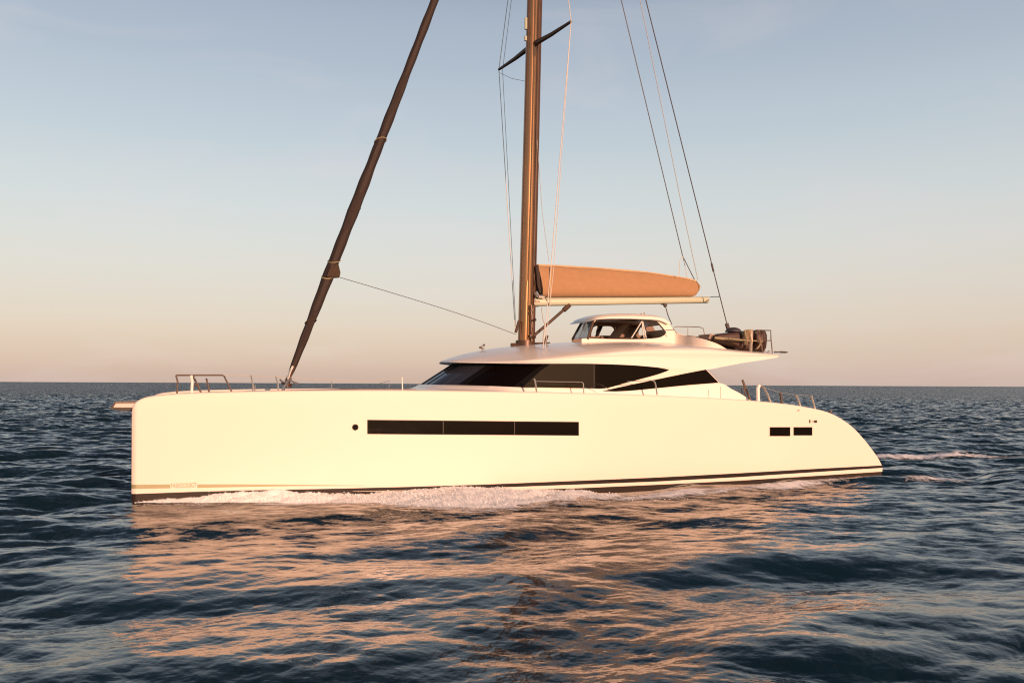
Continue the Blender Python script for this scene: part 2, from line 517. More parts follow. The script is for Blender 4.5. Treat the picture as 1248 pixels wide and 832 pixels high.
def strip(name, up, lo, m, proud, s0=None, s1=None, parent=hull):
    bm = bmesh.new()
    q = np.array(sz(up, 0))
    a = (q[0, 0] if q[0, 0] > .1 else 0.0) if s0 is None else s0; e = q[-1, 0] if s1 is None else s1
    rows = []
    for s in np.unique(np.concatenate([np.linspace(a, min(a + .16, e), 24), np.linspace(min(a + .16, e), min(a + 3.2, e), 30), np.linspace(min(a + 3.2, e), e, 60)])):
        z1, z0 = line_sz(up, s), line_sz(lo, s)
        rows.append([(s, hull_outer(s, z) - p, z) for z, p in ((z0, -0.01), (z0, proud), ((z0 + z1) / 2, proud), (z1, proud), (z1, -0.01))])
    vs = grid(bm, rows)
    cap(bm, vs[0]); cap(bm, vs[-1])
    return part(name, bm, m, parent, smooth=False)
ANTI_UP = [(160.3, 602.2), (230, 599.6), (300, 597.6), (400, 597.2), (440, 597.4), (590, 597.5), (700, 594.8), (760, 592), (850, 588), (950, 582.5), (1030, 577.3), (1075.6, 574.2)]
ANTI_LO = [(160.3, 640), (400, 632), (760, 622), (1075.6, 594)]
strip('antifouling', ANTI_UP, ANTI_LO, 'antifoul', 0.006)
BLACK_UP = [(160.3, 601.8), (230, 599.2), (300, 597.2), (400, 595.4), (500, 593), (590, 590.2), (700, 585.8), (800, 581.6), (900, 576.4), (1000, 570.6), (1075.6, 566.8)]
BLACK_LO = [(160.3, 603.0), (230, 600.8), (300, 599.2), (400, 598.6), (500, 597.2), (590, 594.4), (700, 590.4), (800, 586.6), (900, 581.2), (1000, 574.6), (1075.6, 569.8)]
strip('boot_stripe', BLACK_UP, BLACK_LO, 'stripe_dark', 0.012)
strip('waterline_stripe', [(430, 598.0), (590, 594.2), (700, 590.2), (800, 586.4), (900, 581), (1000, 574.4), (1075.6, 569.6)],
      [(430, 598.4), (590, 597.8), (700, 595), (800, 590.6), (900, 585.6), (1000, 579.3), (1075.6, 574.4)], 'stripe_white', 0.010)
strip('gold_stripe', [(160.3, 590.3), (207.5, 590.0)], [(160.3, 595.3), (207.5, 594.6)], 'stripe_gold', 0.006)
strip('gold_stripe', [(240.5, 589.9), (300, 589.9), (360, 590.4), (445, 591.4)], [(240.5, 594.2), (300, 592.9), (360, 591.9), (445, 591.7)], 'stripe_gold', 0.006)
# lettering in the gap of the gold stripe
def text_mesh(body, size):
    cu = bpy.data.curves.new('lettering', 'FONT'); cu.body = body; cu.size = size; cu.extrude = 0.004
    o = bpy.data.objects.new('tmp', cu); COL.objects.link(o)
    dg = bpy.context.evaluated_depsgraph_get()
    me = bpy.data.meshes.new_from_object(o.evaluated_get(dg))
    bpy.data.objects.remove(o); bpy.data.curves.remove(cu)
    return me
me = text_mesh('FASKDOUIGT', 0.16)
xs = [v.co.x for v in me.vertices]; ys = [v.co.y for v in me.vertices]
a, e = P(208.5, 594.4, 0), P(239.5, 588.6, 0)
for v in me.vertices:
    fx = (v.co.x - min(xs)) / (max(xs) - min(xs)); fy = (v.co.y - min(ys)) / (max(ys) - min(ys))
    s = a.x + (e.x - a.x) * fx; z = a.z + (P(208.5, 588.8, 0).z - a.z) * fy
    v.co = (s, hull_outer(s, z) - 0.004 + v.co.z, z)
lo = bpy.data.objects.new('lettering', me); COL.objects.link(lo); me.materials.append(M['letter']); lo.parent = hull

def win(name, pts, m, parent=hull, proud=0.012, frame=True):
    q = sz(pts, 0)
    bm = bmesh.new(); plate(bm, q, tfun=lambda s, z: -proud, thick=proud + 0.01)
    o = part(name, bm, m, parent, smooth=False)
    return o
fr = win('window_band', [(447.6, 511.3), (705.4, 513.8), (705.4, 530.6), (447.6, 528.7)], 'seal', proud=0.010)
yl = lambda x: 512.1 + (x - 448) * 0.0098
yb = lambda x: 528.0 + (x - 448) * 0.0076
for x0, x1 in ((448.6, 539.7), (540.3, 626.7), (627.3, 704.4)):
    win('pane', [(x0, yl(x0)), (x1, yl(x1)), (x1, yb(x1)), (x0, yb(x0))], 'glass_dark', fr, proud=0.016)
for xm in (540, 627):
    win('mullion', [(xm - .8, yl(xm)), (xm + .8, yl(xm)), (xm + .8, yb(xm)), (xm - .8, yb(xm))], 'mullion', fr, proud=0.014)
for x0, x1, y0, y1 in ((938, 963, 520.2, 531.2), (967, 989.8, 520.2, 530.4)):
    w = win('hull_window', [(x0, y0), (x1, y0), (x1, y1), (x0, y1)], 'seal', proud=0.010)
    win('pane', [(x0 + .8, y0 + .8), (x1 - .8, y0 + .8), (x1 - .8, y1 - .8), (x0 + .8, y1 - .8)], 'glass_dark', w, proud=0.016)
c = P(433, 520.4, 0)
bm = bmesh.new(); tube(bm, [(c.x, 0.01, c.z), (c.x, -0.012, c.z), ], 0.085, 20)
ph = part('porthole', bm, 'seal', hull)
bm = bmesh.new(); tube(bm, [(c.x, -0.010, c.z), (c.x, -0.016, c.z)], 0.062, 20)
part('pane', bm, 'glass_dark', ph)
# fittings on the quarter
def bit(name, x0, y0, x1, y1, m='mullion', proud=0.02):
    win(name, [(x0, y0), (x1, y0), (x1, y1), (x0, y1)], m, proud=proud)
bit('vent_slot', 986.2, 511.2, 987.3, 515.2)
bm = bmesh.new(); a, e = P(989.5, 513.3, 0), P(993.6, 513.3, 0)
tube(bm, [(a.x, -0.03, a.z), (e.x, -0.03, e.z)], 0.012, 8)
tube(bm, [(e.x, 0.0, e.z), (e.x, -0.045, e.z)], 0.045, 10)
part('cleat', bm, 'mullion', hull)
bm = bmesh.new(); a = P(1013.4, 501.8, 0.0); tube(bm, [(a.x, 0.05, a.z - .02), (a.x, 0.05, a.z + 0.06)], 0.06, 10)
part('stern_light', bm, 'wire_dark', hull)
bm = bmesh.new(); a = P(973, 499.6, 0); tube(bm, [(a.x, 0.01, a.z), (a.x, -0.02, a.z)], 0.035, 10)
part('skin_fitting', bm, 'steel', hull)

# --- bridge deck between the hulls, crossbeam, trampoline
def beam_box(name, s0, s1, t0, t1, z0, z1, m, bev=0.04, parent=yacht):
    bm = bmesh.new(); box(bm, (s0, t0, z0), (s1, t1, z1), bev); return part(name, bm, m, parent)
zd = float(ztop(P(500, 475, 0).x))
bm = bmesh.new(); rows = []
for s in np.linspace(P(437, 475, 0).x, P(960, 492, 0).x, 40):
    zt = float(ztop(s)) - 0.05
    rows.append([(s, HW - .3, 0.95), (s, HW - .3, zt), (s, BEAM - HW + .3, zt), (s, BEAM - HW + .3, 0.95)])
vs = grid(bm, rows, close=True); cap(bm, vs[0]); cap(bm, vs[-1][::-1])
part('bridge_deck', bm, 'gelcoat')
sfs = P(348, 474, BEAM / 2).x                        # forestay foot
bm = bmesh.new(); tube(bm, [(sfs, 1.2, 2.35), (sfs, BEAM - 1.2, 2.35)], 0.16, 12)
part('crossbeam', bm, 'white_paint')
bm = bmesh.new(); box(bm, (1.2, HW - .25, 2.3), (P(436, 475, 0).x, BEAM - HW + .25, 2.32))
part('trampoline', bm, 'net', smooth=False)
# bowsprit: white spar with dark top and bottom strips, poking out ahead of the near bow from the centreline
tb = 2.4
bm = bmesh.new(); plate(bm, sz([(141, 491.4), (200, 490.6), (200, 496.6), (138, 496.4)], tb), tfun=lambda s, z: tb, thick=0.7)
sprit = part('bowsprit', bm, 'spar', smooth=False)
bm = bmesh.new(); plate(bm, sz([(137.6, 496.3), (200, 496.6), (200, 501.6), (146, 500.6), (135.2, 497.8)], tb), tfun=lambda s, z: tb - .012, thick=0.724)
part('bottom_strip', bm, 'antifoul', sprit, smooth=False)  # dark band along the lower edge
bm = bmesh.new(); plate(bm, sz([(141.2, 489.2), (200, 488.2), (200, 490.7), (140.6, 491.5)], tb), tfun=lambda s, z: tb - .008, thick=0.716)
part('walkway_strip', bm, 'teak', sprit, smooth=False)
line('bow_roller', [P(140.4, 489.6, tb - .02), P(137.2, 495.6, tb - .02), P(134.6, 497.4, tb - .02)], .02, 'steel_brown', sprit, 8)

# --- cabin base, walls, windows
UP = [(513, 468.2, 4.0), (531, 468.6, 3.0), (570, 469.4, 2.0), (602, 470.4, 1.42), (636, 471.8, 1.02), (700, 473, .96), (738, 474.2, .95), (760, 475.6, .95), (800, 473.4, .95), (840, 470, .95), (876, 466.6, .95), (892, 474, .95), (905, 481, .95), (914.5, 487.6, .95)]
LO = [(492, 474.0, 4.0), (510, 474.4, 3.0), (549, 475.6, 2.0), (585, 476.8, 1.3), (628, 478.2, .93), (700, 480, .9), (738, 481, .9), (760, 481.6, .9), (800, 483, .9), (840, 484.4, .9), (876, 486.3, .9), (892, 487.2, .9), (905, 488, .91), (914.8, 488.6, .93)]
U = catmull([P(*q) for q in UP], 90); D = catmull([P(*q) for q in LO], 90)
D2 = D.copy(); D2[:, 2] -= 0.25
mir = lambda a: np.stack([a[:, 0], BEAM - a[:, 1], a[:, 2]], 1)
cabin = empty('cabin', yacht)
bm = bmesh.new()
for ff in (lambda a: a, mir):
    k = lambda w: ff(U * (1 - w) + D * w + np.stack([0 * U[:, 0], 0 * U[:, 0], -0.05 * math.sin(math.pi * w) * np.ones(len(U))], 1))
    grid(bm, [k(0), k(.25), k(.5), k(.75), k(1), ff(D2)])
    grid(bm, [ff(U), np.stack([U[:, 0], np.full(len(U), BEAM / 2), U[:, 2] - 0.02], 1)])
part('cabin_base', bm, 'gelcoat_roof', cabin, sharp=40)
WALL_T = .955
wall = [(684, 442.5), (700, 442.5), (772, 442.5), (815, 444), (860, 447), (861, 450), (877, 466.6), (880, 470), (840, 474), (800, 477), (760, 479), (738, 478), (700, 475), (650, 473), (656, 466)]
bm = bmesh.new(); plate(bm, sz(wall, WALL_T), tfun=lambda s, z: WALL_T, thick=0.06)
part('cabin_wall', bm, 'gelcoat', cabin, smooth=False)
bm = bmesh.new(); plate(bm, sz(wall, WALL_T), tfun=lambda s, z: BEAM - WALL_T - .06, thick=0.06)
part('cabin_wall', bm, 'gelcoat', cabin, smooth=False)
p0, p1 = P(862, 450, 1), P(876, 466, 1)
bm = bmesh.new(); grid(bm, [[(p0.x, WALL_T + .06, p0.z), (p0.x, BEAM - WALL_T - .06, p0.z)], [(p1.x, WALL_T + .06, p1.z - .5), (p1.x, BEAM - WALL_T - .06, p1.z - .5)]])
part('aft_door', bm, 'glass_dark', cabin, smooth=False)
# windscreen: a curved band of glass, mirrored on the far side
GB = [(514.5, 468, 4.0), (532, 468.4, 3.0), (571, 469.3, 2.0), (602, 470.4, 1.42), (635, 471.5, 1.0), (645, 471.8, .975)]
GT = [(553.5, 443.0, 4.0), (571, 442.9, 3.0), (610, 442.7, 2.0), (640, 442.6, 1.42), (672, 442.6, 1.0), (684, 442.6, .975)]
nb = 61
gb, gt = catmull([P(*q) for q in GB], nb), catmull([P(*q) for q in GT], nb)
def band(i0, i1, off=0.0):
    bm = bmesh.new()
    a, c = gb[i0:i1 + 1], gt[i0:i1 + 1]
    return a, c
def pane_obj(name, i0, i1, m, flip=False, off=0.0, thick=0.03, grow=0.0):
    a, c = gb[i0:i1 + 1].copy(), gt[i0:i1 + 1].copy()
    rows = []
    for w in np.linspace(0, 1, 5):
        rows.append(a * (1 - w) + c * w)
    back = [r + np.array([thick, thick * .6, 0]) for r in rows]
    rows = [r - np.array([off, off * .6, 0]) for r in rows]
    if flip: rows = [mir(r) for r in rows]; back = [mir(r) for r in back]
    bm = bmesh.new()
    vf = grid(bm, rows); vb = grid(bm, back)
    loop = lambda v: v[0] + [r[-1] for r in v[1:-1]] + v[-1][::-1] + [r[0] for r in v[1:-1]][::-1]
    lf, lb = loop(vf), loop(vb)
    for q in range(len(lf)):
        try: bm.faces.new((lf[q], lf[(q + 1) % len(lf)], lb[(q + 1) % len(lb)], lb[q]))
        except ValueError: pass
    return part(name, bm, m, cabin, sharp=25)
for fl in (False, True):
    pane_obj('windscreen_pane', 1, 4, 'glass_blue', fl)
    pane_obj('windscreen_pane', 6, 20, 'glass_blue', fl)
    pane_obj('windscreen_pane', 23, 44, 'glass_dark', fl)
    for i0, i1 in ((0, 1), (4, 6), (20, 23), (44, 50)):
        pane_obj('window_pillar', i0, i1, 'seal', fl, off=0.012)
# side window: dark lens-shaped glass, a brown forward pane and a black aft pane
def sidepane(name, pts, m, t, flip=False, thick=0.03):
    q = sz(pts, t)
    bm = bmesh.new()
    plate(bm, q, tfun=(lambda s, z: BEAM - t - thick) if flip else (lambda s, z: t), thick=thick)
    return part(name, bm, m, cabin, smooth=False)
tip_top = [tuple(q) for q in catmull([(724, 442.8), (748, 443.3), (772, 444.6), (794, 446.8), (808, 448.8), (815.6, 450.4)], 24)]
tip_bot = [tuple(q) for q in catmull([(815.6, 450.4), (812, 452.4), (800, 456.6), (780, 462), (758, 467.8), (742, 472.2), (732, 473.4), (724, 473.2)], 24)]
for fl in (False, True):
    sidepane('side_window', [(672, 442.6), (723.2, 442.6), (723.2, 473.1), (637, 471.6), (642, 467), (658, 452)], 'glass_brown', .935, fl)
    sidepane('side_window', tip_top[1:] + tip_bot[1:-1] + [(725, 473.2), (725, 442.9)], 'glass_dark', .935, fl)
    sidepane('window_divider', [(723.0, 442.8), (725.2, 442.8), (725.2, 473.2), (723.0, 473.2)], 'seal', .925, fl)
    sidepane('aft_side_window', [tuple(q) for q in catmull([(734, 476.4), (760, 470.6), (800, 462.2), (840, 454), (860.4, 450.2)], 20)] +
             [tuple(q) for q in catmull([(876, 466.2), (840, 469.0), (800, 472.9), (770, 475.8), (750, 476.9)], 20)], 'glass_dark', .935, fl)
# dark sill line under the side window
# --- cabin roof, one lofted shell from the visor tip to the aft overhang
L0 = [(537, 441.3, 4), (556, 441.8, 3), (590, 442.4, 2.1), (622, 442.9, 1.45), (645, 443, 1.1), (684, 443, .88), (724, 443.2, .82), (772, 445.0, .88), (815, 448.6, .94), (858, 450.3, .95), (880, 446.9, .95), (905, 442.2, .95), (930, 438.4, .95), (948, 435.4, .97)]
L1 = [(537, 440.8, 4), (556, 440.7, 3.02), (590, 440.1, 2.18), (622, 438.8, 1.62), (645, 437.2, 1.32), (684, 433.6, 1.08), (724, 430.0, .98), (772, 426.0, .98), (815, 424.6, 1.0), (858, 424.8, 1.0), (880, 426.6, 1.0), (905, 428.6, 1.0), (930, 430.4, 1.0), (950.5, 431.8, 1.0)]
L2 = [(537.3, 440.4, 4), (554, 438.4, 3.25), (582, 434.4, 2.8), (610, 430.2, 2.6), (638, 426.4, 2.5), (684, 421.8, 2.4), (724, 419.6, 2.2), (772, 418.8, 2.0), (815, 419.8, 1.9), (858, 422.4, 1.8), (880, 424.6, 1.8), (905, 426.9, 1.8), (930, 429.0, 1.8), (951, 430.6, 1.8)]
L3 = [(537.6, 440.0, 4), (551, 435.4, 4), (567, 430.8, 4), (588, 426.6, 4), (612, 423.0, 4), (655, 419.2, 4), (700, 416.6, 4), (750, 415.4, 4), (800, 417, 4), (840, 420.4, 4), (860, 422.2, 4), (885, 424.6, 4), (905, 426.4, 4), (925, 428.3, 4)]
ls = [catmull([P(*q) for q in l], 110) for l in (L0, L1, L2, L3)]
rows = []
for i in range(110):
    half = [ls[k][i] for k in range(4)]
    a, b1, c1, d1 = half
    full = [a, a * .5 + b1 * .5 + np.array([0, -.015, 0]), b1, c1, d1]
    sec = full + [np.array([q[0], BEAM - q[1], q[2]]) for q in full[-2::-1]]
    n = len(sec)
    up = catmull(sec[1:-1], 33)
    under = [np.array([a[0], BEAM - a[1] - .08, a[2] + .02]), np.array([a[0], a[1] + .08, a[2] + .02])]
    rows.append([sec[0]] + list(up) + [sec[-1]] + under)
bm = bmesh.new(); vs = grid(bm, rows, close=True); cap(bm, vs[-1][::-1]); cap(bm, vs[0])
roof = part('cabin_roof', bm, 'gelcoat_roof', sharp=38)
bm = bmesh.new(); a, e = P(950.5, 428.8, 3.0), P(960, 429.2, 3.0)
tube(bm, [a - Vector((.25, 0, 0)), e], 0.022, 8); tube(bm, [a + Vector((.02, 0, 0)), e + Vector((-.1, 0, 0))], .035, 8)
part('stern_flag_socket', bm, 'wire_dark', roof)

# --- pilothouse
pilot = empty('pilothouse', yacht)
PT0, PT1 = 3.1, 4.9
out_ = [(697, 416), (699, 412.2), (711, 412.2)]
side_out = [(709, 417), (709, 412.6), (716.5, 412.0), (719, 404), (723.5, 391), (728, 386.4), (744, 384.6), (782, 384.6)] + [tuple(q) for q in catmull([(800, 385.6), (808, 387.4), (814, 392.4), (818.5, 398.5), (824, 404.6), (833, 408.2)], 16)] + [(846, 410), (862, 414), (876, 419), (886, 425), (886, 430), (708, 430)]
op = [(719.0, 411.6), (720.6, 404), (724.6, 393.4), (727, 390.2)] + [tuple(q) for q in catmull([(732, 389.2), (744, 388.8), (765, 389.2), (782, 390.4), (797, 391.6), (801.5, 393), (806, 398), (810.6, 403.6), (811, 405.6), (808, 408.6), (801, 411.2), (782, 412.6), (768, 412.8)], 40)] + [(740, 412.4)]
bm = bmesh.new(); plate(bm, sz(side_out, PT0), [sz(op, PT0)], tfun=lambda s, z: PT0, thick=0.07)
sp_ = part('side_panel', bm, 'gelcoat', pilot, smooth=False)
# seal round the opening
q3 = [(*x, ) for x in sz(op, PT0)]
bm = bmesh.new(); loop = [Vector((s, PT0 + .0, z)) for s, z in q3]; tube(bm, loop + [loop[0], loop[1]], 0.016, 6)
part('window_seal', bm, 'seal', sp_)
far_op = [[(719.5, 409), (721, 402), (724.5, 398), (729, 397.4), (727.5, 403), (726, 409.4)],
          [(729.6, 408.6), (731, 403), (734, 398.2), (738, 397.4), (745, 397.6), (748, 399.4), (750, 403), (750.6, 407.6), (748, 408.8)],
          [(778.6, 408.4), (778, 396.2), (781, 394.6), (792, 395), (796, 398), (798.5, 404.6), (796, 407.4)],
          [(701, 411), (704.4, 403), (709, 394), (712, 392.6), (716.6, 393.4), (717.6, 403), (716.6, 410.6)]]
far_op = [[tuple(q) for q in catmull(l + [l[0]], 28)][:-1] for l in far_op]
# far panel: same outline as the near one (in s, z), openings as seen through
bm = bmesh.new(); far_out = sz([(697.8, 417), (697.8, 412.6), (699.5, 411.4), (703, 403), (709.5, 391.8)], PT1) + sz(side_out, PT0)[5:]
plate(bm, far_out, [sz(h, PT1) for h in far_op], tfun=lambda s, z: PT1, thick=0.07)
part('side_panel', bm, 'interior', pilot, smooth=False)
# roof with a forward visor
r0 = [(720, 391.6), (726, 389.8), (734, 388.7), (746, 388.3), (770, 388.4), (795, 389.4), (806, 391), (815, 395)]
r1 = [(719.6, 390.4), (726, 387.2), (734, 385.3), (746, 384.2), (770, 383.4), (795, 384.4), (806, 386.2), (816, 392.4)]
RT0 = 2.95
def edge(l, t, n=40): return catmull([P(x, y, t) for x, y in l], n)
bo, to = edge(r0, RT0), edge(r1, RT0 + .12)
rows = []
for i in range(40):
    f = i / 39
    inset = 0.45 * max(0, 1 - f / .16) ** 2            # the visor rounds in plan
    b_, t_ = bo[i], to[i]
    cro = 0.10 * math.sin(math.pi * min(1, f * 1.1)) ** .5 if 0 < f < .9 else 0.02
    r = [(b_[0], RT0 + inset, b_[2]), (t_[0], RT0 + .03 + inset, (b_[2] * .35 + t_[2] * .65)), (t_[0], RT0 + .14 + inset, t_[2])]
    mid = [(t_[0], y, t_[2] + cro * (1 - ((y - 4) / 1.1) ** 2)) for y in np.linspace(RT0 + .3 + inset, BEAM - RT0 - .3 - inset, 9)]
    rows.append(r + mid + [(x, BEAM - y, z) for x, y, z in r[::-1]])
bm = bmesh.new(); vs = grid(bm, rows, close=True); cap(bm, vs[0]); cap(bm, vs[-1][::-1])
part('pilothouse_roof', bm, 'gelcoat_roof', pilot, sharp=45)
# rear wall / fairing between the side panels
rear = [tuple(q) for q in catmull([(820, 401.2), (824, 404.8), (833, 408.3), (846, 410.2), (862, 414.2), (876, 419.1), (886, 425.1)], 30)]
bm = bmesh.new(); grid(bm, [[(s, PT0 + .01, z), (s, PT1 + .06, z)] for s, z in sz(rear, PT0)])
part('rear_fairing', bm, 'gelcoat', pilot)
cl_ = catmull([P(818, 400.5, PT0), P(824, 404.8, 3.05), P(833, 408.3, 2.75), P(846, 410.3, 2.25), P(862, 414.2, 1.85), P(876, 419.2, 1.7), P(886, 425.0, 1.62)], 40)
bm = bmesh.new(); rows = []
for q in cl_:
    zb = P(840, 432, 2.5).z
    rows.append([(q[0], q[1], zb), (q[0], q[1], q[2] - .04), (q[0], q[1] + .03, q[2]), (q[0], BEAM - q[1] - .03, q[2]), (q[0], BEAM - q[1], q[2] - .04), (q[0], BEAM - q[1], zb)])
vs = grid(bm, rows); cap(bm, vs[-1])
part('aft_coaming', bm, 'gelcoat', pilot, sharp=40)
# inside: floor, helm seat, console
a, e = P(724, 412.6, PT0), P(812, 412.6, PT0)
bm = bmesh.new(); box(bm, (a.x, PT0 + .07, a.z - .1), (e.x, PT1, a.z - .04)); part('cockpit_floor', bm, 'interior_dark', pilot, smooth=False)
bm = bmesh.new(); grid(bm, [[(P(x, y, 3.6).x, 3.4, P(x, y, 3.6).z), (P(x, y, 3.6).x, 4.3, P(x, y, 3.6).z)] for x, y in ((752, 411), (757, 404), (763, 395.4), (779, 395.8), (775, 404), (770, 411.5), (752, 411))])
bmesh.ops.holes_fill(bm, edges=bm.edges)
part('helm_seat', bm, 'seat', pilot, smooth=False)
bm = bmesh.new(); c = P(754.5, 401.5, 4.2); tube(bm, [(c.x, 4.2 - .03, c.z), (c.x, 4.2 + .03, c.z)], .17, 20); part('steering_wheel', bm, 'interior_dark', pilot)
bm = bmesh.new(); tube(bm, [P(728, 409, 4.8), P(733, 398, 4.8)], .05, 8); part('inner_post', bm, 'seal', pilot)
for pts in ([(782.6, 390.6), (777, 400), (769.5, 411.8)], [(782.8, 390.6), (783, 400), (785, 412)], [(783, 391), (787.5, 412)]):
    bm = bmesh.new(); tube(bm, [P(x, y, 3.14) for x, y in pts], 0.022, 8); part('window_strap', bm, 'rope_pale', pilot)
# raked windscreen: panes with the sky's blue in their colour
def sheet(name, quad, m, th=Vector((0.012, 0.004, 0))):
    bm = bmesh.new(); v = [bm.verts.new(p) for p in quad] + [bm.verts.new(Vector(p) + th) for p in quad]
    for f in ((0, 1, 2, 3), (7, 6, 5, 4), (0, 1, 5, 4), (1, 2, 6, 5), (2, 3, 7, 6), (3, 0, 4, 7)): bm.faces.new([v[i] for i in f])
    return part(name, bm, m, pilot, smooth=False)
n0, n1 = P(716.4, 413.2, PT0), P(723.4, 390.6, PT0)
q0, q1 = P(697.6, 413.6, PT1), P(709.5, 391.8, PT1)
k0, k1 = n0 * .5 + q0 * .5 + Vector((-.06, 0, 0)), n1 * .5 + q1 * .5 + Vector((-.06, 0, 0))
sheet('windscreen', [n0, k0, k1, n1], 'sky_blue_glass'); sheet('windscreen', [k0, q0, q1, k1], 'sky_blue_glass')
for a_, b_ in ((n0, n1), (q0, q1)):
    bm = bmesh.new(); tube(bm, [a_, b_], 0.045, 8); part('pillar', bm, 'mast_dark', pilot)
bm = bmesh.new(); tube(bm, [k0, k1], 0.02, 8); part('pillar', bm, 'steel', pilot)
bm = bmesh.new(); a = P(783, 383.4, 3.4); tube(bm, [a - Vector((0, 0, .05)), a + Vector((0, 0, .05))], .05, 10); tube(bm, [a + Vector((-.08, 0, .02)), a + Vector((.08, 0, .05))], .025, 6)
part('roof_fitting', bm, 'steel', pilot)

# --- mast, spreaders, rigging
MT = BEAM / 2
mb, mt0 = P(640.2, 418.5, MT), P(650.5, 0, MT)
mdir = (mt0 - mb)
masthead = mb + mdir * (500 / 418 + 1.0)
def along(y): return P(640.2 + (418.5 - y) * 10.3 / 418.5, y, MT)
masthead = along(-470)
rm = (P(649.4, 410, MT).x - P(631.4, 410, MT).x) / 2
bm = bmesh.new()
tube(bm, [mb + (masthead - mb) * f - (Vector((0, 0, .3)) if f == 0 else Vector()) for f in np.linspace(0, 1, 24)], rm, 28, r2=rm * .72, flat=0.8)
mast = part('mast', bm, 'mast')
# track ribs up the mast; dark ones paint the shade along its edges
def mast_rib(ang, rr, m, name):
    bm = bmesh.new()
    pts = []
    for f in np.linspace(0, 1, 16):
        c = mb + (masthead - mb) * f; r = rm * (1 - .28 * f)
        pts.append(c + Vector((math.sin(ang) * r * 1.0, -math.cos(ang) * r * .8, 0)))
    tube(bm, pts, rr, 8); part(name, bm, m, mast)
mast_rib(R(-4), .030, 'mast', 'shading_track'); mast_rib(R(30), .034, 'mast_dark', 'shading_track'); mast_rib(R(80), .07, 'mast_dark', 'shading_track')
mast_rib(R(-62), .030, 'mast_dark', 'shading_track')
bm = bmesh.new(); tube(bm, [mb + Vector((0, 0, -.12)), mb + Vector((0, 0, .10))], rm * 1.25, 28, flat=.9); tube(bm, [mb + Vector((-.55, -.1, -.06)), mb + Vector((.85, -.1, .0))], .06, 8)
tube(bm, [mb + Vector((.62, -.2, .0)), mb + Vector((.72, -.2, .28))], .05, 8); tube(bm, [mb + Vector((-.42, -.2, .35)), mb + Vector((-.30, -.2, .75))], .05, 8)
part('mast_collar', bm, 'mast_dark', mast)
for y, dx in ((50, -5), (36, -5)):
    bm = bmesh.new(); q = P(645.5 + (55 - y) * .02 + dx, y, MT - .35); tube(bm, [q, q + Vector((0, 0, .38 if y == 36 else .15))], .05, 8)
    part('mast_fitting', bm, 'boom', mast)
bm = bmesh.new()
for y in (376, 384, 391, 398, 405, 412):
    q = P(648.3 + random.uniform(-.5, .5), y, MT - .3); tube(bm, [q - Vector((0, 0, .1)), q + Vector((random.uniform(-.05, .05), 0, .12))], .04, 7)
    if y in (391, 412): tube(bm, [q, q + Vector((.10, -.1, .05))], .05, 7)
part('mast_winches', bm, 'mast_dark', mast)
spr_near, spr_far = P(696, 26.5, MT - 2.3), P(608, 85, MT + 2.3)
mid = along(55)
for e in (spr_near, spr_far):
    bm = bmesh.new(); tube(bm, [mid, mid * .5 + e * .5 + Vector((0, 0, -.03)), e], .095, 10, r2=.045, flat=1); part('spreader', bm, 'mast_dark', mast)
hounds = along(-300)
WR = .016
line('shroud', [hounds, spr_far, P(628, 403, MT + 1.9)], WR * .8, 'rope_pale')
line('shroud', [P(624.5, -10, MT + 1.6), P(612.5, 86, MT + 2.0), P(629, 405, MT + 1.2)], WR * .55, 'rope')
line('shroud', [hounds, spr_near, P(671.5, 325, MT - 1.6), P(662, 424, MT - 1.8)], WR * .8, 'rope_pale')
line('shroud', [spr_near, P(675, 325, MT - 1.2), P(664.5, 424, MT - 1.3)], WR * .6, 'rope_pale')
line('shroud', [P(654.5, 170, MT - .1), P(661, 260, MT - .2), P(669, 318, MT - .3)], WR * .5, 'rope')
line('flag_halyard', [P(609, 89, MT + 2.2), P(624, 96, MT + 1.2), P(641.5, 99.5, MT)], WR * .5, 'wire')
# topping lift with its bridle, two lines, backstay
line('topping_lift', [P(757 - 25, -100, MT), P(757, 0, MT), P(832, 312, MT), P(847, 342, MT)], WR, 'wire')
line('lazy_jack', [P(828, 337, MT - .3), P(828.5, 318, MT - .2), P(832, 312, MT - .05), P(834, 320, MT + .1), P(838, 339, MT + .1)], WR * .7, 'rope_pale')
line('mainsail_halyard', [P(756, -100, MT), P(780, 0, MT), P(829, 241, MT), P(850.5, 341, MT)], WR * .75, 'rope')
by = P(887, 399, MT - 1)
line('backstay', [P(762, -100, MT - .6), P(787, 0, MT - .6), P(869, 328, MT - .9), by], WR * 1.1, 'wire_dark')
line('backstay_insulator', [P(867.2, 321, MT - .88), P(869.6, 331, MT - .9)], .035, 'wire_dark')
bs_ = line('backstay_bridle', [by, P(891, 407, MT - 1.3), P(897.5, 427.4, 1.7)], .026, 'steel')
line('backstay_bridle', [by, P(889.5, 415, MT - .7), P(884, 424.6, MT - .4)], .022, 'steel')
bm = bmesh.new(); tube(bm, [by + Vector((-.05, 0, .14)), by + Vector((.05, 0, -.14))], .07, 8); part('bridle_plate', bm, 'wire_dark', bs_)
